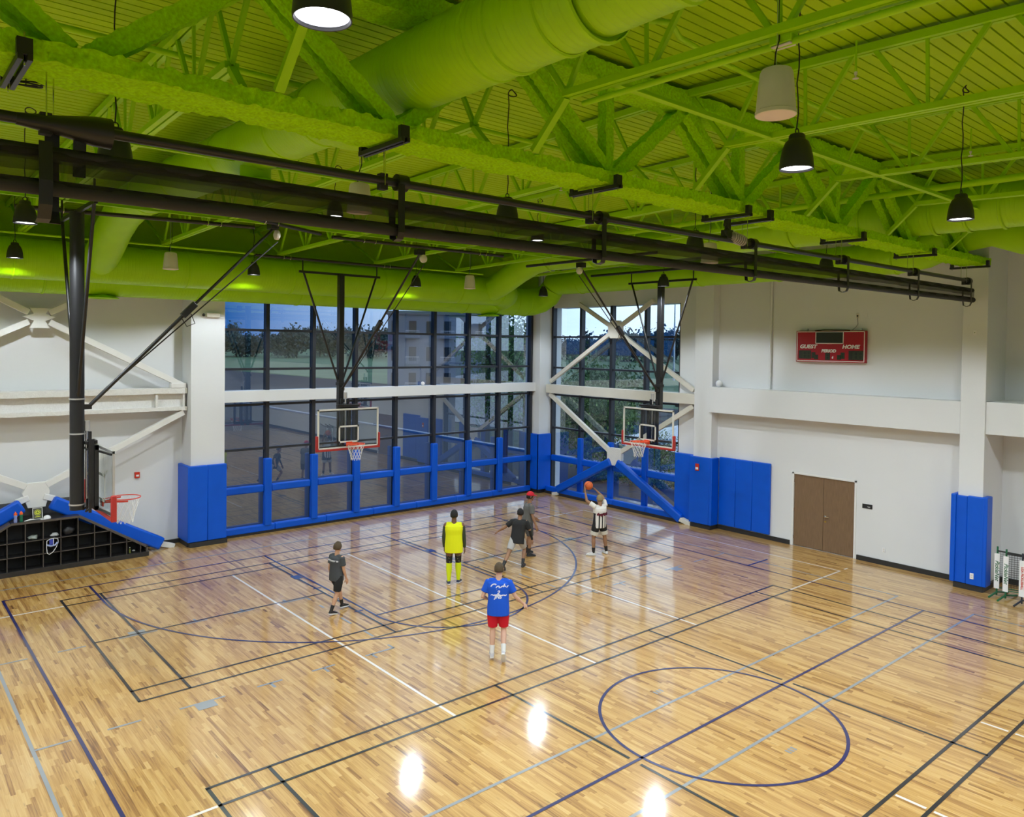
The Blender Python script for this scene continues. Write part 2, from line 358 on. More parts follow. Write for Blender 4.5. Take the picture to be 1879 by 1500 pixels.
def court_lines():
    LW = .05
    def ln(m, pts, w=LW, closed=False, z=.0015):
        b = MB()
        for a, c in zip(pts, pts[1:]):
            (x0, y0), (x1, y1) = a, c; dx, dy = x1-x0, y1-y0; L = math.hypot(dx, dy); dx /= L; dy /= L
            nx, ny = -dy*w/2, dx*w/2; ex, ey = dx*w/2*.0, dy*w/2*.0
            b.quad([(x0-nx-ex, y0-ny-ey, z), (x1-nx+ex, y1-ny+ey, z), (x1+nx+ex, y1+ny+ey, z), (x0+nx-ex, y0+ny-ey, z)])
        return b.build({M_lblue: 'blue_court_line', M_lblack: 'black_court_line', M_lgray: 'grey_court_line', M_lwhite: 'white_court_line'}[m], m, fl, merge=True)
    def arc(m, cx, cy, r, a0, a1, n=72, w=LW, z=.0015):
        b = MB()
        for i in range(n):
            t0, t1 = math.radians(a0+(a1-a0)*i/n), math.radians(a0+(a1-a0)*(i+1)/n)
            q = []
            for t, rr in ((t0, r-w/2), (t1, r-w/2), (t1, r+w/2), (t0, r+w/2)): q.append((cx+rr*math.cos(t), cy+rr*math.sin(t), z))
            b.quad(q)
        return b.build('blue_court_line', m, fl, merge=True)
    Bz, Kz, Gz, Wz = .0050, .0042, .0034, .0026
    B = lambda *p, **k: ln(M_lblue, p, z=Bz, **k)
    K = lambda *p, **k: ln(M_lblack, p, z=Kz, **k)
    G = lambda *p, **k: ln(M_lgray, p, z=Gz, **k)
    Wt = lambda *p, **k: ln(M_lwhite, p, z=Wz, **k)
    XR = 15.42
    B((-.025, 0), (XR+.025, 0)); B((0, 0), (0, -24)); B((XR, 0), (XR, -24)); B((0, -12.96), (XR, -12.96))
    B((XR+.9, 0), (XR, 0)); B((XR, -8.6), (XR+.95, -8.6))
    for x in (5.89, 9.53): B((x, 0), (x, -5.78))
    B((5.89, -5.78), (9.53, -5.78)); arc(M_lblue, 7.71, -5.78, 1.83, 180, 360, z=Bz); arc(M_lblue, 7.71, -12.96, 1.83, 0, 360, z=Bz)
    B((1.69, 0), (1.69, -1.43)); B((13.73, 0), (13.73, -1.43)); arc(M_lblue, 7.71, -1.43, 6.02, 180, 360, z=Bz, n=110)
    for y in (-3.38, -4.35, -5.33): B((5.63, y), (5.84, y)); B((9.58, y), (9.79, y))
    for x0 in (5.63, 9.58): B((x0, -2.3), (x0+.21, -2.3), w=.3)
    # near badminton court
    for y in (-.73, -1.18, -6.39, -6.85): K((.955, y), (14.44, y))
    for x in (.98, 14.42): K((x, -.73), (x, -6.85))
    for x in (1.76, 5.71, 9.70, 13.64): K((x, -.73), (x, -6.85))
    K((.98, -3.79), (5.71, -3.79)); K((9.70, -3.79), (14.42, -3.79))
    for y in (-9.92, -10.38, -15.56, -16.02): K((.955, y), (14.44, y))
    for x in (.98, 1.79, 13.64, 14.42): K((x, -9.92), (x, -16.02))
    for x in (5.73, 9.73): K((x, -9.92), (x, -12.86)); K((x, -13.06), (x, -16.02))
    # grey cross courts
    G((-.57, .86), (16.02, .86)); G((-.57, .86), (-.57, -12.17)); G((16.0, .86), (16.0, -12.17)); G((-.57, -12.17), (16.02, -12.17))
    G((-.57, -13.75), (16.07, -13.75)); G((16.05, -13.75), (16.05, -24)); G((-.57, -13.75), (-.57, -24))
    for s, o in ((1, 0), (-1, 15.43)):
        for y, t in ((-3.86, 1), (-7.5, -1)):
            for x0, x1 in ((-.55, -.1), (.37, .83), (1.39, 2.09), (2.62, 3.06), (3.6, 4.04), (4.66, 5.27)): G((o+s*x0, y), (o+s*x1, y))
            G((o+s*1.6, y+t*.13), (o+s*1.9, y+t*.13), w=.22)
            for x in (2.85, 3.82, 4.78): G((o+s*x, y), (o+s*x, y+t*.2))
        for y0, y1 in ((-4.48, -4.69), (-5.45, -5.89), (-6.41, -6.77), (-7.3, -7.5), (-3.86, -4.05)): G((o+s*5.25, y0), (o+s*5.25, y1))
    # white volleyball courts
    Wt((-.2, -1.18), (.95, -1.18)); Wt((-2.4, -1.18), (-.3, -1.18)); Wt((14.44, -1.2), (16.91, -1.2)); Wt((16.89, -1.2), (16.89, -10.37)); Wt((14.44, -10.36), (16.91, -10.36)); Wt((17.12, -10.36), (17.3, -10.36))
    Wt((-2.4, -10.38), (.95, -10.38))
    for x in (4.58, 7.72, 10.75): Wt((x, -1.21), (x, -10.36)); Wt((x, -15.6), (x, -15.97)); Wt((x, -16.06), (x, -24))
    for y in (-11.8, -14.17):
        b = MB(); 
        for k in range(3): b.box((7.6+k*.07, y-.05, .0012), (7.64+k*.07, y+.05, .0022))
        b.build('floor_inlay', M_lgray, fl)
court_lines()

# walls --------------------------------------------------------------
def walls():
    # left (window side) solid part, recessed
    struct(MB().box((X0, 2.85, 0), (4.75, 3.1, 9.3)).build('wall_left', M_wall), 'recessed white wall behind the X braces')
    # columns
    struct(MB().box((4.64, 2.10, .12), (5.58, 2.9, 8.1)).build('trim_1', M_wall, bevel=.01), 'white square column left of the big window')
    struct(MB().box((17.74, 2.07, .12), (18.9, 2.9, 9.4)).build('trim_2', M_wall, bevel=.01), 'white column in the room corner between the two windows')
    # window wall header and ledge beam
    struct(MB().box((5.55, 2.30, 3.96), (17.76, 2.75, 4.29)).build('trim_3', M_wall, bevel=.008), 'white horizontal beam crossing the left window wall')
    struct(MB().box((5.55, 2.3, 7.35), (17.76, 2.9, 9.2)).build('wall_left_header', M_wall))
    # right wall: window part x plane, columns, wall, beams
    struct(MB().box((18.3, -4.14, 7.2), (19.0, 1.9, 9.4)).build('wall_right_header', M_wall))
    struct(MB().box((18.3, -5.0, 0), (19.0, -4.14, 9.4)).build('trim_4', M_wall), 'wall return right of the corner window')
    struct(MB().box((18.02, -5.60, .1), (19.0, -4.93, 9.4)).build('trim_5', M_wall, bevel=.01), 'white column between the corner window and the scoreboard wall')
    w = MB()
    dy0, dy1, dz = -8.17, -10.06, 2.14
    w.box((XB, -5.5, 0), (19.0, dy0, 9.4)); w.box((XB, dy1, 0), (19.0, -12.8, 9.4)); w.box((XB, dy0, dz), (19.0, dy1, 9.4))
    struct(w.build('wall_right', M_wall), 'white wall with the scoreboard and the double door')
    struct(MB().box((17.95, -12.8, 3.70), (18.9, -5.55, 4.50)).build('trim_6', M_wall, bevel=.008), 'deep white horizontal beam below the scoreboard')
    struct(MB().box((17.90, -13.28, .12), (19.4, -12.74, 9.4)).build('trim_7', M_wall, bevel=.01), 'white column at the right end of the divider curtain')
    struct(MB().box((17.95, Y0, 3.75), (19.3, -13.25, 4.52)).build('trim_8', M_wall, bevel=.008), 'white horizontal beam right of the curtain column')
    struct(MB().box((19.21, Y0, 0), (19.5, -13.2, 9.4)).build('wall_right_bay', M_wall))
    struct(MB().box((X0-.3, Y0, 0), (X0, 3.1, 9.4)).build('wall_far_left', M_wall))
    struct(MB().box((X0, Y0-.3, 0), (19.5, Y0, 9.4)).build('wall_back', M_wall))
    # baseboards
    def bb(n, a, b): struct(MB().box(a, b).build(n, M_base))
    bb('baseboard_left', (3.45, 2.79, 0), (4.6, 2.85, .11)); bb('baseboard_column', (4.58, 1.97, 0), (5.62, 2.2, .13))
    bb('baseboard_column_left_side', (4.56, 2.1, 0), (4.64, 2.85, .13))
    bb('baseboard_window_left', (5.5, 2.38, 0), (17.7, 2.6, .10))
    bb('baseboard_corner', (17.70, 2.03, 0), (18.5, 2.2, .12)); bb('baseboard_corner_left', (17.69, 2.1, 0), (17.8, 2.6, .12))
    bb('baseboard_window_right', (18.0, -4.95, 0), (18.3, 2.0, .10))
    bb('baseboard_right', (XB-.03, dy0+.04, 0), (XB, -5.6, .13)); bb('baseboard_right_b', (XB-.03, -12.8, 0), (XB, dy1-.04, .13))
    bb('baseboard_column_right', (17.95, -5.66, 0), (18.36, -4.9, .12)); bb('baseboard_curtain_column', (17.83, -13.34, 0), (19.2, -12.7, .13))
    bb('baseboard_right_bay', (19.15, Y0, 0), (19.21, -13.3, .13)); bb('baseboard_far_left', (X0, 2.80, 0), (.1, 2.85, .11))
    # double door
    d = sempty('door_1', 'brown wood double door in the right wall', (XB, (dy0+dy1)/2, 0))
    m = (dy0+dy1)/2
    for a, b in ((dy0-.06, m+.004), (m-.004, dy1+.06)):
        lf = MB().box((XB+.02, a, .02), (XB+.065, b, dz-.05)).build('door_leaf', M_door, d, bevel=.003)
    fr = MB().box((XB-.015, dy0, 0), (XB+.12, dy0-.055, dz)).box((XB-.015, dy1, 0), (XB+.12, dy1+.055, dz)).box((XB-.015, dy0, dz-.05), (XB+.12, dy1, dz))
    fr.build('door_frame', M_white, d, bevel=.003)
    MB().lathe([(.028, 0), (.028, -.02), (.012, -.025), (.012, -.05)], (XB+.02, m-.07, 1.0), 16, 'x').beam((XB-.03, m-.07, 1.0), (XB-.03, m-.2, 1.0), .02, .02).build('door_handle', M_chrome, d)
    MB().lathe([(.03, 0), (.03, -.015), (.0, -.018)], (XB+.02, m-.07, .86), 16, 'x').build('door_lock', mat('brass', (.5, .35, .1), .3, metal=1), d)
    for y in (dy0-.058, dy1+.058):
        for z in (.25, 1.05, 1.9): MB().tube([(XB+.005, y, z-.05), (XB+.005, y, z+.05)], .01, 8).build('hinge', M_chrome, d)
    MB().box((XB+.01, dy1+.06, .001), (XB+.1, dy0-.06, .012)).build('threshold', M_alu, d)
    struct(MB().box((XB+.1, dy0, 0), (XB+.14, dy1, dz)).build('door_stop', M_blackm))
walls()

def ceiling():
    w = sempty('ceiling', 'lime green corrugated steel roof deck')
    for (ya, yb, nm) in ((Y0, YR, 0), (YR, 3.0, 1)):
        vs = []; fs = []; y = ya; pr = []
        p = .1555
        yy = yb if nm == 0 else ya
        sgn = -1 if nm == 0 else 1
        ncell = int(abs(yb-ya)/p)+1
        for i in range(ncell):
            a = yy + sgn*i*p
            for dy, dz in ((0, 0), (.134, 0), (.136, .045), (.152, .045)):
                Y = a + sgn*dy; pr.append((Y, deck_z(Y)+dz))
        pr.append((yy+sgn*ncell*p, deck_z(yy+sgn*ncell*p)))
        for (Y, Z) in pr: vs += [(X0-.3, Y, Z), (19.6, Y, Z)]
        for i in range(len(pr)-1): fs.append((2*i, 2*i+1, 2*i+3, 2*i+2))
        b = MB(); b.add(vs, fs); b.build('roof_deck', M_deck, w)
    b = MB().box((X0-.3, Y0-.3, 9.55), (19.6, 3.2, 9.65)); b.build('roof_slab', M_deck, w)
    MB().box((X0-.3, 2.2, 7.9), (18.3, 3.2, 9.6)).build('roof_edge_beam', M_deck, w)
ceiling()

# ------------------------------------------------------------------ windows
def windows():
    # left window wall: glass plane y=YA, module about 1.5 m
    w = sempty('window_1', 'wide dark framed window wall on the left', (11.5, YA, 0))
    xs = [5.60, 6.99, 8.49, 9.98, 11.51, 13.08, 14.60, 16.05, 17.66]
    zs = [.16, 1.36, 2.54, 3.86, 4.92, 6.08, 7.55]
    for i, x in enumerate(xs):
        hw = .055 if 0 < i < 8 else .05
        MB().box((x-hw, YA-.11, .1), (x+hw, YA+.09, 7.55)).build('mullion', M_mull, w, bevel=.004)
    for z in zs:
        MB().box((5.58, YA-.055, z-.035), (17.7, YA+.07, z+.035)).build('transom', M_mull, w, bevel=.003)
    for a, b in zip(xs, xs[1:]):
        for c, d in zip(zs, zs[1:]):
            MB().quad([(a, YA, c), (b, YA, c), (b, YA, d), (a, YA, d)]).build('window_pane', M_glass, w)
    # corner window in the right wall: glass plane x
    XG = 18.46
    w = sempty('window_2', 'bright corner window behind the X braces', (XG, -1.1, 0))
    ys = [2.03, .49, -1.04, -2.62, -4.12]
    zs = [.16, 1.36, 2.53, 3.82, 4.88, 6.07, 7.25]
    for i, y in enumerate(ys):
        MB().box((XG-.11, y-.055, .1), (XG+.09, y+.055, 7.3)).build('mullion', M_mull, w, bevel=.004)
    for z in zs:
        MB().box((XG-.055, -4.14, z-.035), (XG+.07, 2.15, z+.035)).build('transom', M_mull, w, bevel=.003)
    for a, b in zip(ys, ys[1:]):
        for c, d in zip(zs, zs[1:]):
            MB().quad([(XG, a, c), (XG, b, c), (XG, b, d), (XG, a, d)]).build('window_pane', M_glass, w)
    struct(MB().box((18.02, -4.95, 3.90), (18.32, 2.0, 4.23)).build('trim_9', M_cream, bevel=.008), 'cream horizontal beam crossing the corner window')
windows()

# ------------------------------------------------------------------ blue wall padding
def pads():
    def pad(boxes, label, grp, loc, parts='foam_panel', bev=.02):
        t = thing('wall_pad', label, 'wall pad', loc, grp)
        for a, b in boxes: MB().box(a, b).build(parts, M_pad, t, bevel=bev)
        return t
    zt, zb = 2.26, .14
    pad([((4.56,1.97,zb),(5.07,2.09,zt)), ((5.072,1.97,zb),(5.60,2.09,zt)), ((4.53,1.975,zb),(4.635,2.85,zt))], 'blue padding wrapped round the base of the column left of the big window', 'column pads', (5.1,2.0,zb))
    pad([((17.64,1.97,zb),(17.735,2.50,2.3))], 'blue pad on the left face of the white column in the corner', 'column pads', (17.7,2.2,zb))
    pad([((17.64,1.965,zb),(18.30,2.06,2.3))], 'blue pad on the right face of the white column in the corner', 'column pads', (17.85,1.8,zb))
    pad([((18.12,-4.92,zb),(18.28,-4.13,2.26))], 'narrow blue pad between the corner window and the fire alarm column', 'column pads', (18.2,-4.5,zb))
    pad([((17.91,-5.62,zb),(18.01,-4.87,2.26)), ((17.92,-5.71,zb),(18.30,-5.605,2.26))], 'blue padding round the column that carries the small red alarm', 'column pads', (18,-5.3,zb))
    pad([((18.27,a,.16),(XB-.002,b,2.29)) for a, b in ((-5.73,-6.32),(-6.325,-6.90),(-6.905,-7.5))], 'wide blue wall pad of three panels left of the double door', 'wall panels', (18.3,-6.6,.16))
    pad([((17.79,-13.34,zb),(17.895,-12.98,2.26)), ((17.81,-12.98,zb),(17.895,-12.66,2.24)), ((17.76,-12.74,zb),(18.36,-12.63,2.27)), ((17.8,-13.41,zb),(18.15,-13.285,2.27))], 'blue padding round the column beside the pickleball nets', 'column pads', (17.8,-13,zb))
    # left window grid
    xs = [6.97, 8.47, 9.96, 11.49, 13.03, 14.55, 16.02]
    for i, x in enumerate(xs):
        pad([((x-.115, 2.30, .22), (x+.115, 2.46, 2.25))], 'blue upright pad on the left window wall, %s from the left column' % ORD[i], 'upright window pads', (x, 2.38, .22), bev=.03)
    e = [5.6]+xs+[17.62]
    for i, (a, b) in enumerate(zip(e, e[1:])):
        a2 = a+.115 if i else a; b2 = b-.115 if i < 7 else b
        pad([((a2, 2.33, 1.25), (b2, 2.47, 1.47))], 'blue crossbar pad on the left window wall, %s bay from the left column' % ORD[i], 'crossbar window pads', ((a+b)/2, 2.4, 1.25), bev=.035)
    k = 0
    for a, b in ((5.6,7.2),(7.2,8.9),(8.9,10.6),(10.6,12.3),(12.3,14.0),(14.0,15.7),(15.7,17.6)):
        pad([((a+.003, 2.33, .07), (b-.003, 2.5, .27))], 'low blue kerb pad along the foot of the left window, %s from the left column' % ORD[k], 'kerb pads', ((a+b)/2, 2.4, .07), bev=.03); k += 1
    # right window grid
    ys = [.38, -1.14, -2.72]
    for i, y in enumerate(ys):
        pad([((18.25, y-.115, .2), (18.38, y+.115, 2.27))], 'blue upright pad on the corner window, %s from the room corner' % ORD[i], 'upright window pads', (18.4, y, .2), bev=.03)
    e = [1.94]+ys+[-4.12]
    for i, (a, b) in enumerate(zip(e, e[1:])):
        a2 = a-.115 if i else a; b2 = b+.115 if i < 3 else b
        pad([((18.26, a2, 1.24), (18.38, b2, 1.48))], 'blue crossbar pad on the corner window, %s bay from the room corner' % ORD[i], 'crossbar window pads', (18.4, (a+b)/2, 1.24), bev=.04)
    k = 0
    for a, b in ((1.96,0.),(0.,-1.5),(-1.5,-3.0),(-3.0,-4.5)):
        pad([((18.02, a-.003, .07), (18.2, b+.003, .27))], 'low blue kerb pad along the foot of the corner window, %s from the room corner' % ORD[k], 'kerb pads', (18.1, (a+b)/2, .07), bev=.03); k += 1
pads()

# ------------------------------------------------------------------ steel braces
def braces():
    # right window, plane x=18.1
    x = 18.12
    t = thing('cross_brace', 'cream steel X brace in the upper half of the corner window', 'brace', (x, -1.46, 4.25), 'wall braces')
    c = (x, -1.46, 6.33)
    for q in ((x, 1.85, 4.34), (x, -4.85, 4.34), (x, .35, 7.3), (x, -3.15, 7.3)):
        d = (Vector(q)-Vector(c)).normalized()
        MB().beam(Vector(c)+d*.12, q, .14, .11, up=(1,0,0)).build('brace_arm', M_cream, t, bevel=.006)
    MB().prism([(-1.14,6.42),(-1.25,6.65),(-1.67,6.65),(-1.78,6.42),(-1.78,6.22),(-1.67,6.02),(-1.25,6.02),(-1.14,6.22)], 'x', x-.06, x+.06).build('gusset_plate', M_cream, t, bevel=.005)
    t = thing('knee_brace', 'cream steel V brace meeting at a plate above the blue slanted pads', 'brace', (x, -1.5, 1.5), 'wall braces')
    c = Vector((x, -1.52, 1.84))
    for q in ((x, 1.86, 3.86), (x, -4.85, 3.84)):
        d = (Vector(q)-c).normalized(); MB().beam(c+d*.1, q, .16, .12, up=(1,0,0)).build('brace_arm', M_cream, t, bevel=.006)
    MB().prism([(-1.2,2.06),(-1.2,1.70),(-1.36,1.50),(-1.68,1.50),(-1.86,1.70),(-1.86,2.06),(-1.75,2.12),(-1.3,2.12)], 'x', x-.07, x+.07).build('gusset_plate', M_firew, t, bevel=.005)
    for q, nm in (((x-.1, 1.28, .22), 'left'), ((x-.1, -4.50, .12), 'right')):
        a = Vector((x-.05, -1.38 if nm == 'left' else -1.68, 1.62))
        MB().beam(a, Vector(q), .29, .20, up=(1,0,0)).build('padded_leg', M_pad, t, bevel=.05)
    MB().beam((x-.1,-4.45,.14), (x-.08,-4.9,.02), .14, .16, up=(1,0,0)).build('foot_plate', M_cream, t, bevel=.01)
    MB().beam((x-.15,1.2,.09), (x-.15,1.5,.03), .12, .1, up=(1,0,0)).build('foot_plate', M_cream, t, bevel=.01)
    # left wall, plane y~2.45
    y = 2.45
    t = thing('steel_beam', 'white fireproofed I-beam across the left wall behind the near hoop', 'beam', (-2, y, 3.85), None)
    b = MB()
    def rough_box(b, a, c, nx=120):
        (x0,y0,z0),(x1,y1,z1) = a, c; n = nx
        vs = []; fs = []
        for i in range(n+1):
            X = x0+(x1-x0)*i/n
            for (Y, Z) in ((y0,z0),(y1,z0),(y1,z1),(y0,z1)):
                k = .012; vs.append((X, Y+k*noise.noise((X*9,Y*7,Z*7)), Z+k*noise.noise((X*8+5,Y*7,Z*9))))
        for i in range(n):
            for k in range(4): fs.append((i*4+k, i*4+(k+1)%4, (i+1)*4+(k+1)%4, (i+1)*4+k))
        fs += [(3,2,1,0), tuple(n*4+k for k in range(4))]; b.add(vs, fs)
    rough_box(b, (X0, 2.35, 4.27), (4.62, 2.8, 4.42)); b.build('top_flange', M_firew, t)
    b = MB(); rough_box(b, (X0, 2.35, 3.80), (4.62, 2.8, 3.90)); b.build('bottom_flange', M_firew, t)
    b = MB(); rough_box(b, (X0, 2.5, 3.88), (4.62, 2.65, 4.3)); b.build('web', M_firew, t)
    for xx in (3.80, 4.52): MB().box((xx, 2.38, 3.88), (xx+.06, 2.6, 4.3)).build('stiffener', M_firew, t)
    t = thing('cross_brace', 'white steel X brace high on the left wall beside the near hoop mast', 'brace', (1.07, y, 4.5), 'wall braces')
    c = Vector((1.07, y, 6.27))
    for q in ((4.5, y, 4.50), (-2.4, y, 4.5), (3.1, y, 7.35), (-.95, y, 7.35)):
        d = (Vector(q)-c).normalized(); MB().beam(c+d*.25, q, .15, .14, up=(0,1,0)).build('brace_arm', M_white, t, bevel=.005)
    MB().prism([(.86,6.5),(1.30,6.5),(1.2,6.36),(1.42,6.28),(1.2,6.18),(1.3,6.0),(.86,6.0),(.95,6.18),(.72,6.28),(.95,6.36)], 'y', y-.06, y+.06).build('gusset_plate', M_white, t, bevel=.004)
    MB().box((4.2,y-.1,4.42),(4.6,y+.1,4.56)).build('end_plate', M_white, t, bevel=.01)
    t = thing('knee_brace', 'white steel brace on the left wall ending in two slanted blue pads over the cubbies', 'brace', (1.0, y, 1.5), 'wall braces')
    c = Vector((1.0, y, 1.95))
    for q in ((4.55, y, 3.74), (-2.6, y, 3.75)):
        d = (Vector(q)-c).normalized(); MB().beam(c+d*.25, q, .15, .14, up=(0,1,0)).build('brace_arm', M_white, t, bevel=.005)
    MB().prism([(.82,2.14),(1.2,2.14),(1.3,1.9),(1.2,1.52),(.82,1.52),(.7,1.9)], 'y', y-.06, y+.06).build('gusset_plate', M_white, t, bevel=.005)
    for s in (-1, 1):
        MB().beam((1.0+s*.16, y, 1.78), (1.0+s*.42, y, 1.68), .14, .16, up=(0,1,0)).build('brace_stub', M_white, t, bevel=.01)
    MB().beam((1.32, y-.16, 1.63), (3.93, y-.16, .17), .34, .24, up=(0,1,0)).build('slanted_pad', M_pad, t, bevel=.05)
    MB().beam((.68, y-.16, 1.63), (-1.9, y-.16, .22), .34, .24, up=(0,1,0)).build('slanted_pad', M_pad, t, bevel=.05)
    MB().beam((3.9, y-.05, .16), (4.3, y-.05, .02), .14, .1, up=(0,1,0)).build('foot_plate', M_white, t, bevel=.01)
braces()

# ------------------------------------------------------------------ cubby shelf and what lies on it
def cubbies():
    y0, y1 = 1.90, 2.28
    t = thing('cubby_shelf', 'dark cubby shelf with sloping sides under the slanted blue pads', 'shelf', (1.0, 2.1, 0))
    # outline: (x,z) : flat top from .45 to 1.85, slopes to the floor at 3.45 and -1.3
    MB().prism([(-1.35,0),(3.50,0),(3.50,.12),(-1.35,.12)], 'y', y0-.03, y1).build('plinth', M_shelf, t, bevel=.004)
    MB().box((.40, y0, 1.235), (1.86, y1+.42, 1.29)).build('top_board', M_shelf, t, bevel=.003)
    MB().box((.40, y0-.004, 1.235), (1.86, y0, 1.29)).build('edge_strip', M_shelfedge, t)
    MB().beam((1.86, (y0+y1)/2, 1.262), (3.46, (y0+y1)/2, .24), y1-y0, .05, up=(0,0,1)).build('sloping_board', M_shelfedge, t)
    MB().beam((.40, (y0+y1)/2, 1.262), (-1.3, (y0+y1)/2, .24), y1-y0, .05, up=(0,0,1)).build('sloping_board', M_shelfedge, t)
    MB().box((3.44, y0, .12), (3.48, y1, .27)).build('end_board', M_shelfedge, t)
    def top(x): 
        if x < .4: return 1.24-(.4-x)*.6
        if x > 1.86: return 1.24-(x-1.86)*.6375
        return 1.24
    for x in (-.82,-.44,-.06, .32, .695, 1.07, 1.45, 1.83, 2.205, 2.58, 2.96, 3.3):
        h = top(x)
        if h > .2: MB().box((x-.009, y0+.004, .12), (x+.009, y1-.01, h)).build('divider', M_shelfedge if False else M_shelf, t); MB().box((x-.009, y0, .12), (x+.009, y0+.004, h)).build('edge_strip', M_shelfedge, t)
    for z in (.45, .80, 1.13):
        if z > 1.2: continue
        xr = 1.86+(1.24-z)/.6375; xl = .4-(1.24-z)/.6
        if z == 1.13: continue
        MB().box((xl, y0+.004, z-.009), (xr, y1-.01, z+.009)).build('shelf_board', M_shelf, t)
        MB().box((xl, y0, z-.009), (xr, y0+.004, z+.009)).build('edge_strip', M_shelfedge, t)
    MB().prism([(-1.3,.1),(3.46,.1),(3.46,.24),(1.86,1.25),(.4,1.25),(-1.3,.24)], 'y', y1-.01, y1+.01).build('back_panel', M_blackm, t)
    MB().box((-.2, 2.76, 1.1), (2.3, 2.84, 1.62)).build('grey_backboard', mat('grey_laminate', (.11,.105,.10), .6), t)
    # bottles
    def bottle(x, y, body, cap, lab, h=.24):
        b = thing('sports_bottle', lab, 'bottle', (x, y, 1.29), 'bottles on the cubby shelf')
        MB().lathe([(.0,0),(.034,0),(.037,.01),(.037,.07),(.030,.11),(.037,.15),(.036,h-.06),(.028,h-.05)], (x,y,1.29), 20).build('bottle_body', body, b, smooth=True)
        MB().lathe([(.036,h-.06),(.038,h-.05),(.036,h-.02),(.02,h-.01),(.012,h+.02),(.0,h+.022)], (x,y,1.29), 20).build('screw_cap', cap, b, smooth=True)
    oc = mat('orange_cap_plastic', (.8,.12,.02), .4)
    bottle(.50, 1.96, mat('blue_white_bottle', (.25,.3,.6), .3), oc, 'blue and white sports bottle with orange cap, left of the green one')
    bottle(.62, 1.98, mat('green_bottle', (.01,.14,.07), .3), oc, 'green sports bottle with orange cap')
    s = thing('tabletop_sign', 'small framed sign with a round yellow emblem on the cubby top', 'sign', (.97, 2.02, 1.29))
    M0 = Matrix.Translation((.97, 2.0, 1.29)) @ Matrix.Rotation(math.radians(-12), 4, 'X')
    def P(u, v, w=0): return M0 @ Vector((u, w, v))
    def plate(u0,v0,u1,v1,w0,w1):
        b = MB(); vs = [P(u,v,w) for w in (w0,w1) for u,v in ((u0,v0),(u1,v0),(u1,v1),(u0,v1))]
        b.add(vs, [(0,1,2,3),(7,6,5,4),(0,4,5,1),(1,5,6,2),(2,6,7,3),(3,7,4,0)]); return b
    plate(-.1,.02,.1,.29,.0,.01).build('sign_panel', mat('sign_dark', (.07,.075,.06), .5), s)
    b = MB()
    for q in ((-.105,.01,.105,.02),(-.105,.28,.105,.29),(-.105,.01,-.095,.29),(.095,.01,.105,.29)):
        k = plate(q[0],q[1],q[2],q[3],-.006,.012); b.add(k.v, k.f)
    b.build('sign_frame', M_sbwhite, s)
    b = MB(); n = 28
    for r0, r1, w in ((.072,.056,-.003),): 
        for i in range(n):
            a0 = 2*PI*i/n; a1 = 2*PI*(i+.7)/n
            b.quad([P(r0*math.cos(a0), .175+r0*math.sin(a0), w), P(r0*math.cos(a1), .175+r0*math.sin(a1), w), P(r1*math.cos(a1), .175+r1*math.sin(a1), w), P(r1*math.cos(a0), .175+r1*math.sin(a0), w)])
    b.quad([P(.046*math.cos(2*PI*i/20), .175+.046*math.sin(2*PI*i/20), -.003) for i in range(20)])
    b.quad([P(-.06,.062,-.003),P(.06,.072,-.003),P(.06,.086,-.003),P(-.06,.076,-.003)])
    b.build('yellow_emblem', mat('emblem_yellow', (.62,.68,.03), .5), s)
    b = MB(); b.quad([P(.012*math.cos(2*PI*i/12)+.0, .195+.012*math.sin(2*PI*i/12), -.005) for i in range(12)]); b.quad([P(-.03,.16,-.005),P(.03,.16,-.005),P(.018,.178,-.005),P(-.018,.178,-.005)])
    b.build('emblem_figure', mat('emblem_dark', (.03,.05,.02), .5), s)
    c = thing('baseball_cap', 'white cap lying on the cubby top right of the framed sign', 'cap', (1.17, 2.0, 1.29))
    MB().ball((1.17,2.02,1.30), .085, 16, (1,1,.85)).build('crown', M_sbwhite, c, smooth=True)
    MB().prism([(1.09+.085*math.cos(a)*.9, 1.99+.09*math.sin(a)) for a in [PI+PI*i/10 for i in range(11)]], 'z', 1.292, 1.298).build('brim', M_sbwhite, c)
    g = thing('eyeglasses_case', 'white strapped item lying left of the framed sign', 'eyewear', (.8, 2.0, 1.29))
    MB().tube([(.68,1.97,1.30),(.74,1.95,1.305),(.8,1.96,1.32),(.86,1.98,1.31),(.92,2.0,1.30)], [.008,.014,.02,.014,.008], 8).build('frame', M_sbwhite, g, smooth=True)
    MB().ball((.83,1.99,1.325), .028, 10, (1.3,.8,1)).build('lens', M_black, g, smooth=True)
    # things inside the cubbies
    def crumple(x, z, lab, m, r=.085, sc=(1.3,.9,.6), cat='bag', nm='crumpled_bag'):
        b = MB(); b.ball((x, 2.03, z+r*sc[2]), r, 20, sc)
        b.v = [tuple(Vector(v)+Vector(noise.noise_vector(Vector(v)*18))*.03) for v in b.v]
        o = b.build(nm, m, None, smooth=True)
        mn = min(v[2] for v in b.v); o.location.z = z+.001-mn
        tag(o, lab, cat)
    crumple(.87, .81, 'crumpled greyish plastic bag in a top cubby under the sports bottles', mat('grey_plastic_film', (.32,.36,.33), .35))
    crumple(1.33, .81, 'crumpled white cloth in the top cubby right of the plastic bag', mat('white_cloth', (.6,.6,.62), .8), r=.07)
    crumple(1.64, .81, 'black bag in the top cubby just left of the hoop mast', mat('black_nylon', (.018,.018,.02), .5), r=.12, sc=(1.1,.9,.9))
    crumple(3.17, .13, 'small white crumpled wrapper in the last low cubby', mat('white_cloth', (.6,.6,.62), .8), r=.03)
    v = thing('face_guard', 'clear blue and white face guard hanging in a middle cubby', 'face guard', (1.28, 1.88, .45))
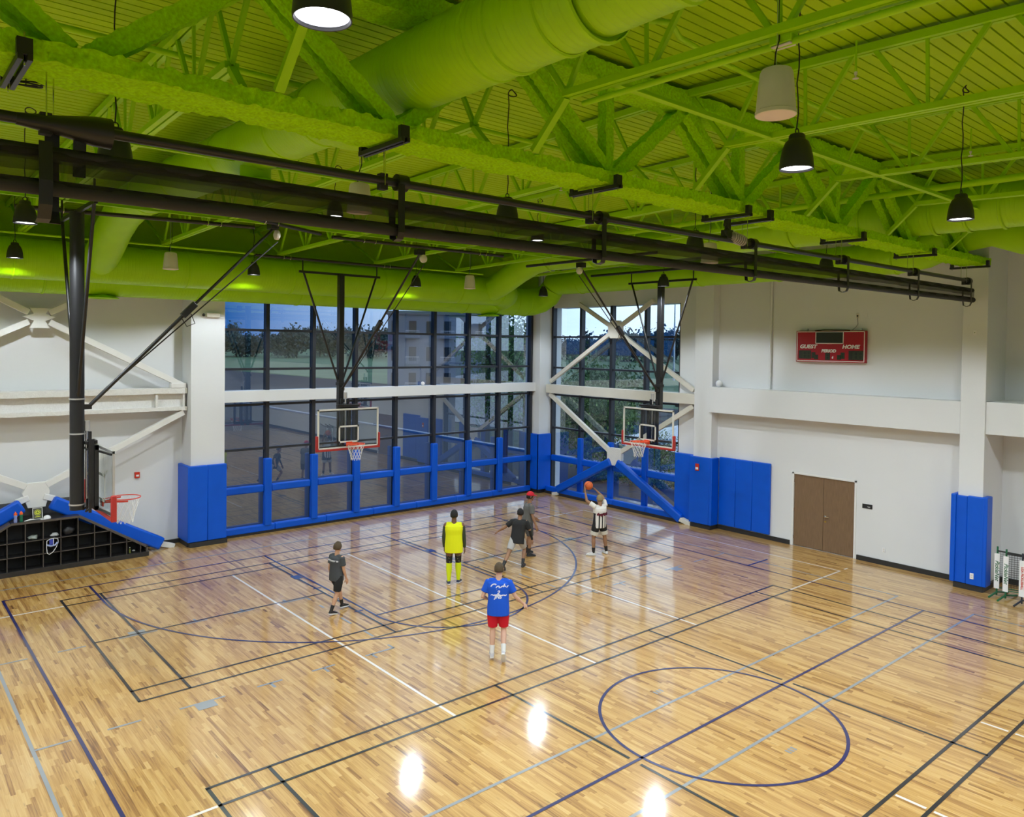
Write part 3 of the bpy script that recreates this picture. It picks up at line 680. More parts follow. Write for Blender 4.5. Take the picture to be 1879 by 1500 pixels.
    import_pts = [(1.14,1.86,.76),(1.13,1.85,.60),(1.145,1.84,.46),(1.19,1.83,.43),(1.27,1.84,.48),(1.34,1.86,.58),(1.39,1.88,.70),(1.38,1.89,.78),(1.30,1.87,.81),(1.2,1.86,.80)]
    MB().tube(import_pts, .008, 8, closed=True).build('rim', M_sbwhite, v, smooth=True)
    MB().tube([(1.14,1.86,.66),(1.22,1.83,.63),(1.31,1.84,.64),(1.37,1.87,.70)], .022, 8).build('brow_band', mat('pale_blue_plastic', (.3,.36,.6), .3), v, smooth=True)
    MB().quad([(1.19,1.85,.79),(1.29,1.85,.80),(1.29,1.84,.67),(1.19,1.84,.66)]).build('blue_panel', mat('blue_film', (.04,.06,.4), .3), v)
    MB().tube([(1.28,1.855,.80),(1.275,1.845,.64)], .01, 6).build('strut', M_sbwhite, v)
    b = thing('small_bottle', 'small green glass bottle in the last low cubby on the right', 'bottle', (3.06, 2.0, .121))
    MB().lathe([(0,0),(.022,0),(.024,.01),(.024,.08),(.010,.11),(.010,.14),(0,.14)], (3.06,2.0,.121), 16).build('bottle_body', mat('olive_glass', (.2,.22,.05), .2), b, smooth=True)
    MB().lathe([(.012,.135),(.012,.155),(0,.155)], (3.06,2.0,.121), 12).build('screw_cap', M_sbwhite, b)
cubbies()

# ------------------------------------------------------------------ scoreboard and small wall devices
def wall_devices():
    t = thing('scoreboard', 'red scoreboard with GUEST, HOME and PERIOD lettering on the right wall', 'scoreboard', (18.2, -9.27, 5.36))
    xf = 18.22; y0, y1 = -8.28, -10.27; z0, z1 = 5.36, 6.235
    MB().box((xf, y0, z0), (XB-.02, y1, z1)).build('housing', M_sbred, t, bevel=.004)
    for z in (5.5, 6.1):
        pass
    b = MB()
    def fr(ya, yb, za, zb, w=.02, d=.004):
        b.box((xf-d, ya, za), (xf, yb, za+w)); b.box((xf-d, ya, zb-w), (xf, yb, zb)); b.box((xf-d, ya, za), (xf, ya-w, zb)); b.box((xf-d, yb+w, za), (xf, yb, zb))
    fr(y0-.02, y1+.02, z0+.02, z1-.015)
    b.build('border_stripe', M_sbwhite, t)
    b = MB(); fr(-8.86, -9.67, 5.875, 6.215, .022); b.build('display_frame', M_sbwhite, t)
    MB().box((xf-.003, -8.882, 5.897), (xf, -9.648, 6.2)).build('display_window', M_sbdig, t)
    def T(s, y, z, size, xs=1.25, m=M_sbwhite): text_obj(s, 'lettering', m, t, frame_B(xf-.004, y, z), size, shear=.2, xs=xs*.92, bold=.006)
    T('GUEST', -8.645, 5.79, .145); T('HOME', -9.87, 5.79, .145); T('PERIOD', -9.25, 5.672, .115, 1.15)
    b = MB()
    for k in range(6): b.box((xf-.005, -9.21-.022*k, 5.862), (xf-.003, -9.225-.022*k, 5.885))
    b.build('small_marks', mat('pale_pink_print', (.7,.3,.35), .5), t)
    def digits(yc, zc, w, h, n):
        MB().box((xf-.004, yc+w*n/2+.015, zc-h/2-.02), (xf, yc-w*n/2-.015, zc+h/2+.02)).build('digit_panel', M_sbdig, t)
        for i in range(n):
            c = yc+w*n/2-w*(i+.5); s = MB(); u = w*.36; v = h*.46; k = .016*h/.2
            segs = [((-u,v),(u,v)),((-u,0),(u,0)),((-u,-v),(u,-v)),((-u,0),(-u,v)),((u,0),(u,v)),((-u,-v),(-u,0)),((u,-v),(u,0))]
            if n == 3 and i == 0: segs = [((u,0),(u,v)),((u,-v),(u,0))]
            for (a, bb), (c2, d2) in segs: s.beam((xf-.006, c-a, zc+bb), (xf-.006, c-c2, zc+d2), k, .004, up=(1,0,0))
            s.build('digit', M_sbseg, t)
    digits(-8.55, 5.565, .115, .2, 3); digits(-10.02, 5.56, .125, .215, 3)
    digits(-8.81, 5.55, .085, .13, 1); digits(-8.89, 5.5, .085, .09, 1)
    digits(-9.65, 5.55, .085, .13, 1); digits(-9.55, 5.5, .085, .09, 1); digits(-9.225, 5.52, .11, .16, 1)
    T('6', -9.365, 5.495, .085, 1.0)
    for y in (-8.55, -10.1): MB().box((18.3, y+.02, 6.235), (XB-.01, y-.02, 6.30)).build('hanger', M_alu, t)
    MB().tube([(18.3,-8.8,6.24),(18.28,-9.1,6.27),(18.28,-9.5,6.26),(18.3,-9.8,6.25)], .012, 6).build('wiring', M_blackm, t)
    MB().tube([(18.3,-9.86,6.25),(18.32,-9.95,6.33),(18.34,-10.0,6.42),(18.35,-9.98,6.55),(18.35,-9.98,6.62)], .008, 6).build('power_cord', mat('grey_cord', (.2,.2,.2), .5), t)
    def plate(label, cat, name, x, y, z, w, h, m, d=.012, facing='x', parts=None):
        o = thing(name, label, cat, (x, y, z))
        if facing == 'x': MB().box((x-d, y-w/2, z-h/2), (x, y+w/2, z+h/2)).build('cover_plate', m, o, bevel=.003)
        else: MB().box((x-w/2, y-d, z-h/2), (x+w/2, y, z+h/2)).build('cover_plate', m, o, bevel=.003)
        return o
    o = plate('white power outlet above the scoreboard cord', 'outlet', 'power_outlet', XB, -9.98, 6.64, .075, .12, M_plastic)
    MB().box((XB-.02, -10.0, 6.62), (XB-.012, -9.96, 6.66)).build('plug', M_blackm, o)
    o = plate('blank white cover plate right of the outlet above the scoreboard', 'wall plate', 'blank_plate', XB, -10.2, 6.66, .09, .12, M_wall)
    o = plate('small black room sign right of the double door', 'sign', 'door_sign', XB, -10.36, 1.49, .27, .12, M_blackm)
    MB().box((XB-.015,-10.44,1.478),(XB-.012,-10.36,1.486)).box((XB-.015,-10.43,1.462),(XB-.012,-10.38,1.468)).build('sign_mark', M_sbwhite, o)
    o = plate('white outlet low on the wall right of the double door', 'outlet', 'power_outlet', XB, -10.82, .40, .08, .12, M_sbwhite)
    for z in (.375, .425): MB().box((XB-.015, -10.84, z-.015), (XB-.012, -10.80, z+.015)).build('socket', M_plastic, o)
    o = plate('white outlet on the blue pad beside the pickleball nets', 'outlet', 'power_outlet', 17.79, -13.12, .36, .08, .14, M_sbwhite, .02)
    for z in (.335, .385): MB().box((17.765, -13.14, z-.015), (17.77, -13.10, z+.015)).build('socket', M_plastic, o)
    o = plate('white key switch high on the column at the end of the curtain', 'switch', 'key_switch', 17.9, -13.02, 6.16, .07, .12, M_sbwhite, .02)
    MB().lathe([(.012,0),(.012,-.01),(0,-.01)], (17.88,-13.02,6.16), 10, 'x').build('key_cylinder', M_chrome, o)
    o = plate('red fire alarm pull station on the left wall right of the near hoop', 'alarm', 'alarm_pull_station', 3.45, 2.85, 2.03, .13, .16, M_redrim, .05, 'y')
    MB().box((3.42, 2.795, 1.99), (3.49, 2.80, 2.04)).build('pull_handle', M_sbwhite, o)
    o = plate('small red alarm set in the blue column pad left of the double door', 'alarm', 'alarm_pull_station', 17.91, -5.18, 1.93, .13, .22, M_redrim, .03)
    MB().box((17.875, -5.23, 1.86), (17.88, -5.13, 1.93)).build('strobe_lens', M_sbwhite, o)
    o = thing('emergency_light', 'white emergency light box high on the column left of the big window', 'light', (5.2, 2.08, 6.45))
    MB().box((5.04,2.0,6.40),(5.40,2.1,6.52)).build('housing', M_plastic, o, bevel=.01)
    MB().ball((4.96,2.03,6.46), .045, 10).build('lamp_head', M_blackm, o, smooth=True)
    # conduit on the scoreboard wall
    o = thing('conduit', 'white vertical conduit left of the scoreboard above the beam', 'pipe', (XB-.05, -7.42, 4.5))
    MB().tube([(XB-.06,-7.42,4.5),(XB-.06,-7.42,9.2)], .035, 12).build('pipe', M_wall, o, smooth=True)
    MB().tube([(XB-.06,-7.42,4.9),(XB-.06,-7.42,4.98)], .048, 12).build('coupling', M_wall, o, smooth=True)
    def volleyball(x, y, z, lab, r=.105):
        o = thing('volleyball', lab, 'ball', (x, y, z), 'volleyballs')
        MB().ball((x,y,z+r), r, 24).build('cover', M_sbwhite, o, smooth=True)
        for k in range(3):
            a = k*1.1; b = MB()
            pts = [(x+(r+.001)*math.cos(t)*math.cos(a), y+(r+.001)*math.cos(t)*math.sin(a), z+r+(r+.001)*math.sin(t)) for t in [(-1.2+2.4*i/14) for i in range(15)]]
            b.tube(pts, .022, 6); b.v = [tuple(Vector((x,y,z+r))+(Vector(v)-Vector((x,y,z+r))).normalized()*(r+.0025)) for v in b.v]
            b.build('blue_stripe', mat('ball_blue', (.02,.05,.45), .5), o, smooth=True)
    volleyball(18.12, -5.78, 4.50, 'blue and white volleyball on the deep white beam left of the scoreboard')
    volleyball(12.55, 2.42, 4.29, 'small white and blue ball on the beam of the left window wall', .07)
wall_devices()

# ------------------------------------------------------------------ portable nets at the right edge
def nets():
    labs = ['portable net with green feet and lettered white post cover, nearest the blue column', 'portable net with green feet and lettered white post cover, middle of the three', 'portable net with black foot and red lettered white post cover, rightmost']
    G = mat('green_metal', (.01,.12,.05), .4); ns = mat('net_cord_dark', (.03,.03,.03), .8)
    for i, (x, y) in enumerate(((17.88,-13.62),(17.75,-13.84),(17.62,-14.2))):
        fm = G if i < 2 else mat('dark_slate_metal', (.02,.025,.04), .4)
        o = thing('portable_net', labs[i], 'net', (x, y, 0), 'folded portable nets')
        MB().tube([(x,y,.02),(x,y,1.16)], .02, 10).build('post', fm, o)
        MB().tube([(x-.32,y+.06,.02),(x,y,.09),(x+.45,y-.1,.02)], .022, 8).build('foot', fm, o, smooth=True)
        MB().box((x-.03,y-.055,.18),(x-.022,y+.055,1.0)).build('post_cover', M_sbwhite, o)
        e = (x+.5, y-1.9)
        MB().tube([(x-.01,y,1.06),((x+e[0])/2,(y+e[1])/2,1.0),(e[0],e[1],1.05)], .018, 8).build('top_tape', M_blackm, o)
        b = MB(); n = 36
        for k in range(n+1):
            s = k/n; X = x+(e[0]-x)*s; Y = y+(e[1]-y)*s; b.tube([(X,Y,.24),(X,Y,1.04)], .0025, 4, cap=False)
        for k in range(17):
            z = .24+k*.05; b.tube([(x,y,z),(e[0],e[1],z)], .0025, 4, cap=False)
        q = b.build('net_mesh', ns, o); q['kind'] = 'stuff'
        MB().tube([(x,y,.2),(e[0],e[1],.2)], .012, 6).build('bottom_cord', fm, o)
        txt = 'PickleNet' if i < 2 else 'USA PICKLEBALL'
        m4 = Matrix.Translation((x-.031, y-.005, .60)) @ Matrix(((0,0,-1,0),(-1,0,0,0),(0,1,0,0),(0,0,0,1))) @ Matrix.Rotation(PI/2*(-1 if i < 2 else -1), 4, 'Z')
        text_obj(txt, 'lettering', G if i < 2 else M_redrim, o, m4, .12 if i < 2 else .07, shear=.3 if i < 2 else 0, bold=.002)
nets()

# ------------------------------------------------------------------ fireproofed roof truss
def rough_beam(a, b, w, h, step=.05, amp=.024, up=(0,0,1), seed=0):
    """a sprayed-on steel member: a box with lumpy skin"""
    a, b = Vector(a), Vector(b); d = b-a; L = d.length; d.normalize(); up = Vector(up)
    if abs(d.dot(up)) > .98: up = Vector((0,1,0))
    r = d.cross(up).normalized(); u = r.cross(d).normalized(); n = max(2, int(L/step))
    prof = []
    nx = max(2, int(w/.045)); nz = max(1, int(h/.045))
    for i in range(nx): prof.append((-w/2+w*i/nx, -h/2))
    for i in range(nz): prof.append((w/2, -h/2+h*i/nz))
    for i in range(nx): prof.append((w/2-w*i/nx, h/2))
    for i in range(nz): prof.append((-w/2, h/2-h*i/nz))
    vs = []; fs = []; P = len(prof)
    for i in range(n+1):
        for (p, q) in prof:
            v = a + d*(L*i/n) + r*p*.97 + u*q*.97
            k = noise.noise_vector(v*4+Vector((seed,0,0)))*amp*.6 + noise.noise_vector(v*14+Vector((0,seed,0)))*amp*.8 + noise.noise_vector(v*31+Vector((0,seed,3)))*amp*.6
            vs.append(v+k)
    for i in range(n):
        for k in range(P): fs.append((i*P+k, i*P+(k+1) % P, (i+1)*P+(k+1) % P, (i+1)*P+k))
    fs.append(tuple(range(P))); fs.append(tuple(n*P+k for k in range(P-1, -1, -1)))
    m = MB(); m.add(vs, fs); return m
def truss():
    y = YR
    t = thing('roof_truss', 'thick lumpy green fireproofed truss carrying the divider curtain', 'truss', (4, y, 7.8))
    rough_beam((-8.9, y, 7.79), (18.0, y, 7.83), .60, .15, .035, .030).build('bottom_chord', M_fire, t, smooth=True)
    rough_beam((-8.9, y, 9.12), (18.3, y, 9.12), .42, .26, .05, .03, seed=5).build('top_chord', M_fire, t, smooth=True)
    bot = [-7.1, -4.1, -1.1, 1.7, 4.9, 7.88, 10.92, 13.9, 16.9]
    for i, x in enumerate(bot):
        z = 7.88
        tl, tr = x-1.45, x+1.5
        if x > -6:
            for s in ((-.13), (.13)):
                if tl > -8.8: rough_beam((x-.06, y+s, z), (tl, y+s*.8, 9.0), .14, .14, .04, .020, seed=i*3+s).build('diagonal', M_fire, t, smooth=True)
        if x > -6.5 and x < 16.5:
            rough_beam((x+.06, y, z), (tr, y, 9.0), .20, .17, .04, .022, seed=i*7).build('diagonal', M_fire, t, smooth=True)
        if x > 4: rough_beam((x, y, z), (x, y, 9.0), .15, .15, .04, .018, seed=i*11).build('vertical_post', M_fire, t, smooth=True)
truss()

# ------------------------------------------------------------------ bar joists
def joists():
    xs = [-8.6+.0, -5.6, -2.6, .4, 3.4, 6.4, 9.4, 12.4, 15.4]
    def chord(b, x, ya, za, yb, zb, w=.062, h=.07, gap=.022):
        for s in (-1, 1): b.beam((x+s*(w+gap)/2, ya, za), (x+s*(w+gap)/2, yb, zb), w, h)
    def joist(x, side, label):
        # local builder, root at x, YR
        t = thing('bar_joist', label, 'joist', (x, YR, 8.4), 'green bar joists')
        s = side            # +1 towards the big window, -1 towards the camera
        if s > 0: yb0, yb1, ye = YR+.8, .3, 2.7
        else: yb0, yb1, ye = YR-.8, -28.5, Y0+.2
        b = MB(); chord(b, x, YR+s*.15, deck_z(YR+s*.15)-.10, ye, deck_z(ye)-.06, h=.09); b.build('top_chord', M_green, t)
        b = MB(); chord(b, x, yb0, bot_z(yb0)+.03, yb1, bot_z(yb1)+.03); b.build('bottom_chord', M_green, t)
        # kicker from the bottom chord down to the truss, end diagonals up to the bearing
        MB().beam((x, yb0, bot_z(yb0)), (x, YR+s*.3, 7.9), .085, .06).build('kicker', M_green, t)
        web = []
        n0 = YR+s*1.95; k = 0
        web.append(((yb0, bot_z(yb0)+.05), (YR+s*.25, deck_z(YR)-.18)))
        first = True; y = YR+s*1.9
        nodes = []
        while (y < yb1-.2) if s > 0 else (y > yb1+.2): nodes.append(y); y += s*1.4
        for yn in nodes:
            a, c = yn-.58, yn+.58
            for q in (a, c): web.append(((yn+(.08 if q > yn else -.08), bot_z(yn)+.06), (q, deck_z(q)-.12)))
        web.append(((yb0+s*.02, bot_z(yb0)+.06), (yb0+s*.45, deck_z(yb0)-.12)))
        web.append(((yb1, bot_z(yb1)+.05), (yb1+s*1.6, deck_z(yb1)-.1))); web.append(((yb1-s*.02, bot_z(yb1)+.05), (yb1-s*.5, deck_z(yb1)-.12)))
        for (p, q) in web:
            MB().beam((x, p[0], p[1]), (x, q[0], q[1]), .05, .045, up=(1,0,0)).build('web_diagonal', M_green, t)
        for yn in nodes:
            MB().beam((x, yn, bot_z(yn)+.05), (x, yn+.02, deck_z(yn)-.12), .032, .032, up=(0,1,0)).build('web_vertical', M_green, t)
        return t
    for i, x in enumerate(xs[1:]):
        joist(x, 1, 'green bar joist between the truss and the big window, %s from the right' % ORD[len(xs)-2-i])
        joist(x, -1, 'green bar joist on the camera side of the truss, %s from the right' % ORD[len(xs)-2-i])
joists()

def rods_and_pipes():
    def run(name, label, cat, pts, r, m=M_green, loc=None, flat=False):
        o = thing(name, label, cat, loc or pts[0])
        b = MB()
        if flat:
            for a, c in zip(pts, pts[1:]): b.beam(a, c, r*2, .012); b.beam((a[0],a[1],a[2]+.03), (c[0],c[1],c[2]+.03), .01, .06)
        else: b.tube(pts, r, 10)
        b.build('rail' if flat else 'pipe', m, o, smooth=not flat)
        return o
    run('joist_bridging', 'green angle bracing just on the camera side of the truss', 'brace', [(3.42,-14.45,8.36),(17.9,-14.45,8.36)], .04, flat=True)
    for y, w in ((-8.8,'nearest the truss'),(-4.2,'nearest the big window')):
        run('joist_bridging', 'green angle bracing under the far joists, %s' % w, 'brace', [(-8.5,y,bot_z(y)-.02),(17.9,y,bot_z(y)-.02)], .03, flat=True)
    run('joist_bridging', 'green angle bracing under the near joists above the camera', 'brace', [(-8.5,-19,bot_z(-19)-.02),(17.9,-19,bot_z(-19)-.02)], .03, flat=True)
    run('sprinkler_pipe', 'green sprinkler pipe with a dog-leg right of the big duct', 'pipe', [(2.35,-14.2,8.9),(3.7,-14.95,8.9),(4.1,-14.75,8.92),(5.0,-14.6,8.95),(17.9,-14.2,8.95)], .03)
    run('sprinkler_pipe', 'green pipe under the deck beyond the truss', 'pipe', [(-8.9,-10.6,8.95),(17.9,-10.6,8.95)], .035)
    run('sprinkler_pipe', 'green pipe hanging over the duct by the window', 'pipe', [(-8.9,-.3,8.0),(13.0,-.3,8.0)], .025)
    run('sprinkler_main', 'thick green pipe running under the joists at right towards the window', 'pipe', [(12.3,-22,8.62),(12.3,-12.0,8.62),(12.3,-4,8.55)], .06)
    run('unistrut_rail', 'green channel under the second near joist from the left of the beige speaker', 'rail', [(3.46,-17.6,8.22),(3.46,-14.0,8.28)], .03, flat=False)
    for i, (x, y, z) in enumerate(((1.3,-14.3,8.75),(.4,-9.4,8.8),(4.2,-8.2,8.8),(8.0,-9.0,8.8),(6.2,-15.6,8.85),(10.9,-15.2,8.85),(2.9,-12.1,8.8))):
        o = thing('fire_sprinkler', 'small sprinkler head on a green drop, %s of the scattered ones' % ORD[i], 'sprinkler', (x,y,z), 'sprinkler heads')
        MB().tube([(x,y,9.2),(x,y,z)], .012, 8).build('drop_pipe', M_green, o)
        MB().lathe([(.0,0),(.018,0),(.018,-.03),(.008,-.04),(.008,-.07),(.035,-.072),(.035,-.077),(0,-.077)], (x,y,z), 12).build('spray_head', M_plastic if i > 2 else M_green, o)
    o = thing('ceiling_sensor', 'green box with a pale underside on the top joist near the right', 'sensor', (3.46,-16.3,8.25))
    MB().box((3.40,-16.40,8.23),(3.52,-16.20,8.33)).build('housing', M_green, o, bevel=.01)
    MB().box((3.41,-16.39,8.215),(3.51,-16.21,8.23)).build('sensor_lens', M_plastic, o, bevel=.01)
rods_and_pipes()

# ------------------------------------------------------------------ ducts
def ducts():
    def duct(label, segs, r, m, seams, loc, elbow=None, capped=False):
        t = thing('round_duct', label, 'duct', loc, 'green spiral ducts')
        for i, (pts, rr, mm, nm) in enumerate(segs):
            MB().tube(pts, rr, 40, cap=True).build(nm, mm, t, smooth=True)
        for (c, ax, rr) in seams:
            n = 40; b = MB(); b.lathe([(rr, -.03), (rr+.018, -.018), (rr+.018, .018), (rr, .03)], c, n, ax); b.build('seam_ring', m, t, smooth=True)
        return t
    # front duct along the window wall
    y, z, r = .6, 7.54, .46
    a1 = duct('green duct along the big window, the higher one lit by lamps', [([(X0,y,z),(14.3,y,z)], r, M_ductx, 'straight_duct'), ([(14.3,y,z),(14.6,y+.05,z-.01),(14.9,y+.25,z-.05),(15.05,y+.6,z-.1),(15.1,y+1.0,z-.15)], r, M_green, 'elbow')], r, M_green, [((x,y,z),'x',r) for x in (-3.6,.25,1.5,4.0,6.8,9.7,12.6,14.3)], (4,y,z))
    y, z, r = 1.62, 7.33, .5
    a2 = duct('lower green duct close to the big window, behind the lit one', [([(X0,y,z),(15.9,y,z)], r, M_ductx, 'straight_duct'), ([(15.9,y,z),(16.4,y,z),(16.85,y-.02,z+.02),(17.2,y-.15,z+.12),(17.35,y-.4,z+.3),(17.38,y-.6,z+.55)], [r,r,r,r*.97,r*.92,r*.86], M_green, 'elbow')], r, M_green, [((x,y,z),'x',r) for x in (-2,1.0,4.6,7.5,10.7,13.6,15.0,15.9,16.5)], (4,y,z))
    # big overhead duct running to the camera
    x = 1.98
    pts = [(x,Y0+.1,8.46),(x,-15.6,8.46)]
    d = duct('largest green duct passing overhead through the truss', [
        (pts, .345, M_ducty, 'straight_duct'), ([(x,-15.6,8.47),(x,-11.5,8.52),(x,-3.6,8.60)], .385, M_ducty, 'straight_duct'),
        ([(x,-3.6,8.60),(x,-2.6,8.58),(x,-1.7,8.45),(x,-.95,8.2),(x,-.45,7.95),(x,.0,7.75),(x,.4,7.6)], .38, M_green, 'elbow')], .38, M_green,
        [((x,-16.4,8.46),'y',.345),((x,-15.6,8.46),'y',.385),((x,-15.2,8.47),'y',.385),((x,-14.6,8.48),'y',.385),((x,-14.3,8.49),'y',.385),((x,-11.0,8.53),'y',.385),((x,-10.0,8.54),'y',.385),((x,-8.0,8.56),'y',.385),((x,-5.6,8.58),'y',.385),((x,-3.6,8.6),'y',.38),((x,-2.4,8.57),'y',.38),((x,-17.4,8.46),'y',.345)], (x,-12,8.5))
    x = 13.9
    d2 = duct('green duct over the right half of the hall leading to the room corner', [
        ([(x,Y0+.1,8.42),(x,-2.6,8.46)], .42, M_ducty, 'straight_duct'),
        ([(x,-2.6,8.46),(x,-1.8,8.38),(x,-1.1,8.15),(x,-.5,7.9),(x,0,7.7),(x,.4,7.6)], .40, M_green, 'elbow')], .42, M_green,
        [((x,q,8.43),'y',.42) for q in (-17.5,-15.6,-14.8,-14.2,-13.6,-12.2,-10.6,-8.4,-6.2,-4.4,-2.6)], (x,-10,8.45))
    # duct along the right wall
    x, z, r = 17.38, 8.02, .40
    d3 = duct('green duct along the right wall above the scoreboard', [
        ([(x,1.1,z),(x,-11.4,z)], r, M_ducty, 'straight_duct'),
        ([(x,-11.4,z),(x-.1,-12.1,z+.08),(x-.45,-13.0,z+.36),(x-.9,-13.8,z+.42),(x-1.2,-14.5,z+.2),(x-1.3,-15.4,z-.02),(x-1.3,-17.5,z-.1),(x-1.3,-24,z-.1)], [r,r,.4,.42,.46,.48,.48,.48], M_green, 'elbow')], r, M_green,
        [((x,q,z),'y',r) for q in (-.5,-3.0,-5.6,-8.2,-9.9,-11.4)], (x,-6,z))
    # diffusers
    def diffuser(x, y, z, par, r=.26, neck=.3, green=M_green):
        b = MB(); b.lathe([(r*.72,neck),(r*.72,.07),(r*1.05,.05),(r*1.5,0),(r*1.55,-.012),(r*1.45,-.02),(r*1.0,-.005)], (x,y,z), 32); b.build('diffuser', green, par, smooth=True)
        b = MB(); b.lathe([(r*1.15,-.012),(r*.9,-.03),(r*.5,.0),(0,.0)], (x,y,z), 32); b.build('diffuser_cone', green, par, smooth=True)
    diffuser(1.98,-8.9,7.98,d, .30, .35); diffuser(1.98,-11.9,8.02,d,.26,.3); diffuser(2.3,1.62,6.79,a2,.26,.2); diffuser(14.8,1.62,6.78,a2,.26,.2)
ducts()

# ------------------------------------------------------------------ pendant lamps and speakers
def lamps():
    def make(x, y, z, label, tilt=0):
        t = thing('pendant_lamp', label, 'lamp', (x, y, z), 'high-bay pendant lamps')
        r = .155
        b = MB(); b.lathe([(r,0),(r*1.02,.02),(r*.97,.10),(r*.86,.19),(r*.70,.255),(r*.50,.285),(r*.48,.32),(r*.40,.335),(.02,.34),(0,.34)], (x,y,z), 32)
        b.lathe([(r,0),(r-.006,.003),(r-.012,.02)], (x,y,z), 32)
        b.build('lamp_housing', M_lampshade, t, smooth=True)
        MB().lathe([(r-.012,.02),(r-.03,.02)], (x,y,z), 32).build('lens_ring', M_ledring, t)
        MB().lathe([(r-.03,.022),(0,.022)], (x,y,z), 32).build('lamp_lens', M_lens, t)
        MB().tube([(x+.03*math.cos(a),y,z+.36+.03*math.sin(a)) for a in [2*PI*k/12 for k in range(12)]], .006, 6, closed=True).build('hook', M_blackm, t)
        top = deck_z(y)-.12
        pts = [(x+.008*math.sin(k*1.7), y+.008*math.cos(k*2.1), z+.38+(top-z-.38)*k/9) for k in range(10)]
        MB().tube(pts, .007, 6).build('power_cord', M_blackm, t)
        cp = [(x+.07+.07*math.cos(a), y+.02*math.sin(a*2), top+.02+.045*math.sin(a)) for a in [2*PI*k/14 for k in range(14)]]
        MB().tube(cp, .008, 6, closed=True).build('cord_loop', M_blackm, t)
        L = bpy.data.lights.new('lamp_light', 'SPOT'); L.energy = LAMP_POWER; L.color = LAMP_COLOR; L.spot_size = math.radians(148); L.spot_blend = .28; L.shadow_soft_size = .12
        lo = bpy.data.objects.new('lamp_light', L); C.objects.link(lo); lo.parent = t; lo.location = (0, 0, .012)
        return t
    zz = 7.42
    P = [(-.52,-15.95,zz,'pendant lamp at the top centre-left, largest in the photo'),
         (-.50,-11.6,zz,'pendant lamp seen through the upper part of the curtain at left'),
         (-.50,-6.45,zz,'pendant lamp left of the near hoop mast'),
         (.19,-.32,zz+.03,'pendant lamp lighting the duct at the far left edge'),
         (4.42,-15.9,zz,'pendant lamp just under the beige speaker, right of centre'),
         (8.55,-15.9,zz,'pendant lamp hanging nearest the right edge'),
         (4.45,-11.6,zz,'pendant lamp behind the curtain tubes at the centre'),
         (9.6,-6.6,8.14,'small pendant lamp right of centre, low below the joists'),
         (8.75,-11.6,zz,'pendant lamp behind the curtain left of the hoist motor'),
         (13.6,-11.5,zz,'pendant lamp in front of the scoreboard wall near the curtain'),
         (14.75,-6.2,zz,'pendant lamp beside the mast of the corner hoop'),
         (15.5,-.48,zz,'pendant lamp at the duct end near the room corner'),
         (10.42,-.32,zz+.03,'pendant lamp lighting the duct right of the centre hoop'),
         (5.42,-.34,zz+.03,'pendant lamp lighting the duct left of the centre hoop')]
    for q in P: make(*q)
    extra = [(4.6,-6.3,zz+.72), (-.5,-20.6,zz), (4.4,-20.6,zz), (8.9,-20.6,zz), (13.6,-20.6,zz), (13.3,-16.0,zz), (-.5,-26,zz), (4.4,-26,zz), (8.9,-26,zz), (13.6,-26,zz), (-5.6,-2.0,zz), (-5.6,-7,zz), (-5.6,-12,zz), (-5.6,-17,zz), (-5.6,-22,zz)]
    for i, q in enumerate(extra): make(q[0], q[1], q[2], 'pendant lamp outside the photo, %s beyond the frame' % (ORD[i] if i < 13 else ('fourteenth' if i == 13 else 'fifteenth')) if i else 'pendant lamp hidden by the curtain tubes left of centre')
    def speaker(x, y, z, label, s=1.0):
        t = thing('pendant_speaker', label, 'speaker', (x, y, z), 'pendant speakers')
        r = .16*s
        MB().lathe([(r*.99,.03*s),(r*.985,.05*s),(r*.90,.22*s),(r*.82,.34*s),(r*.74,.37*s),(r*.5,.385*s),(0,.385*s)], (x,y,z), 40).build('speaker_shell', M_speaker, t, smooth=True)
        MB().lathe([(r*.99,.035*s),(r*1.03,.03*s),(r*1.03,.0),(r*.97,-.004)], (x,y,z), 40).build('rim_band', M_speaker, t, smooth=True)
        MB().lathe([(r*.97,-.004),(r*.6,-.012),(0,-.014)], (x,y,z), 40).build('speaker_grille', M_grille, t, smooth=True)
        top = deck_z(y)
        MB().tube([(x,y,z+.38*s),(x,y,top)], .003, 6).build('steel_cable', M_alu, t)
        MB().tube([(x-.03,y,z+.38*s),(x-.02,y,z+.5),(x+.03,y,z+.62),(x+.02,y,top)], .006, 6).build('signal_cord', M_blackm, t)
    speaker(3.36,-16.3,7.63,'large beige pendant speaker at upper right')
    speaker(2.95,-1.75,7.32,'beige pendant speaker in front of the duct, between the two left lamps')
    speaker(2.6,-10.8,7.42,'beige pendant speaker partly behind the curtain tube left of centre')
    speaker(10.9,-2.35,7.32,'beige pendant speaker near the duct right of the centre hoop')
    speaker(9.9,-11.1,7.32,'beige pendant speaker behind the curtain at right of centre')
lamps()

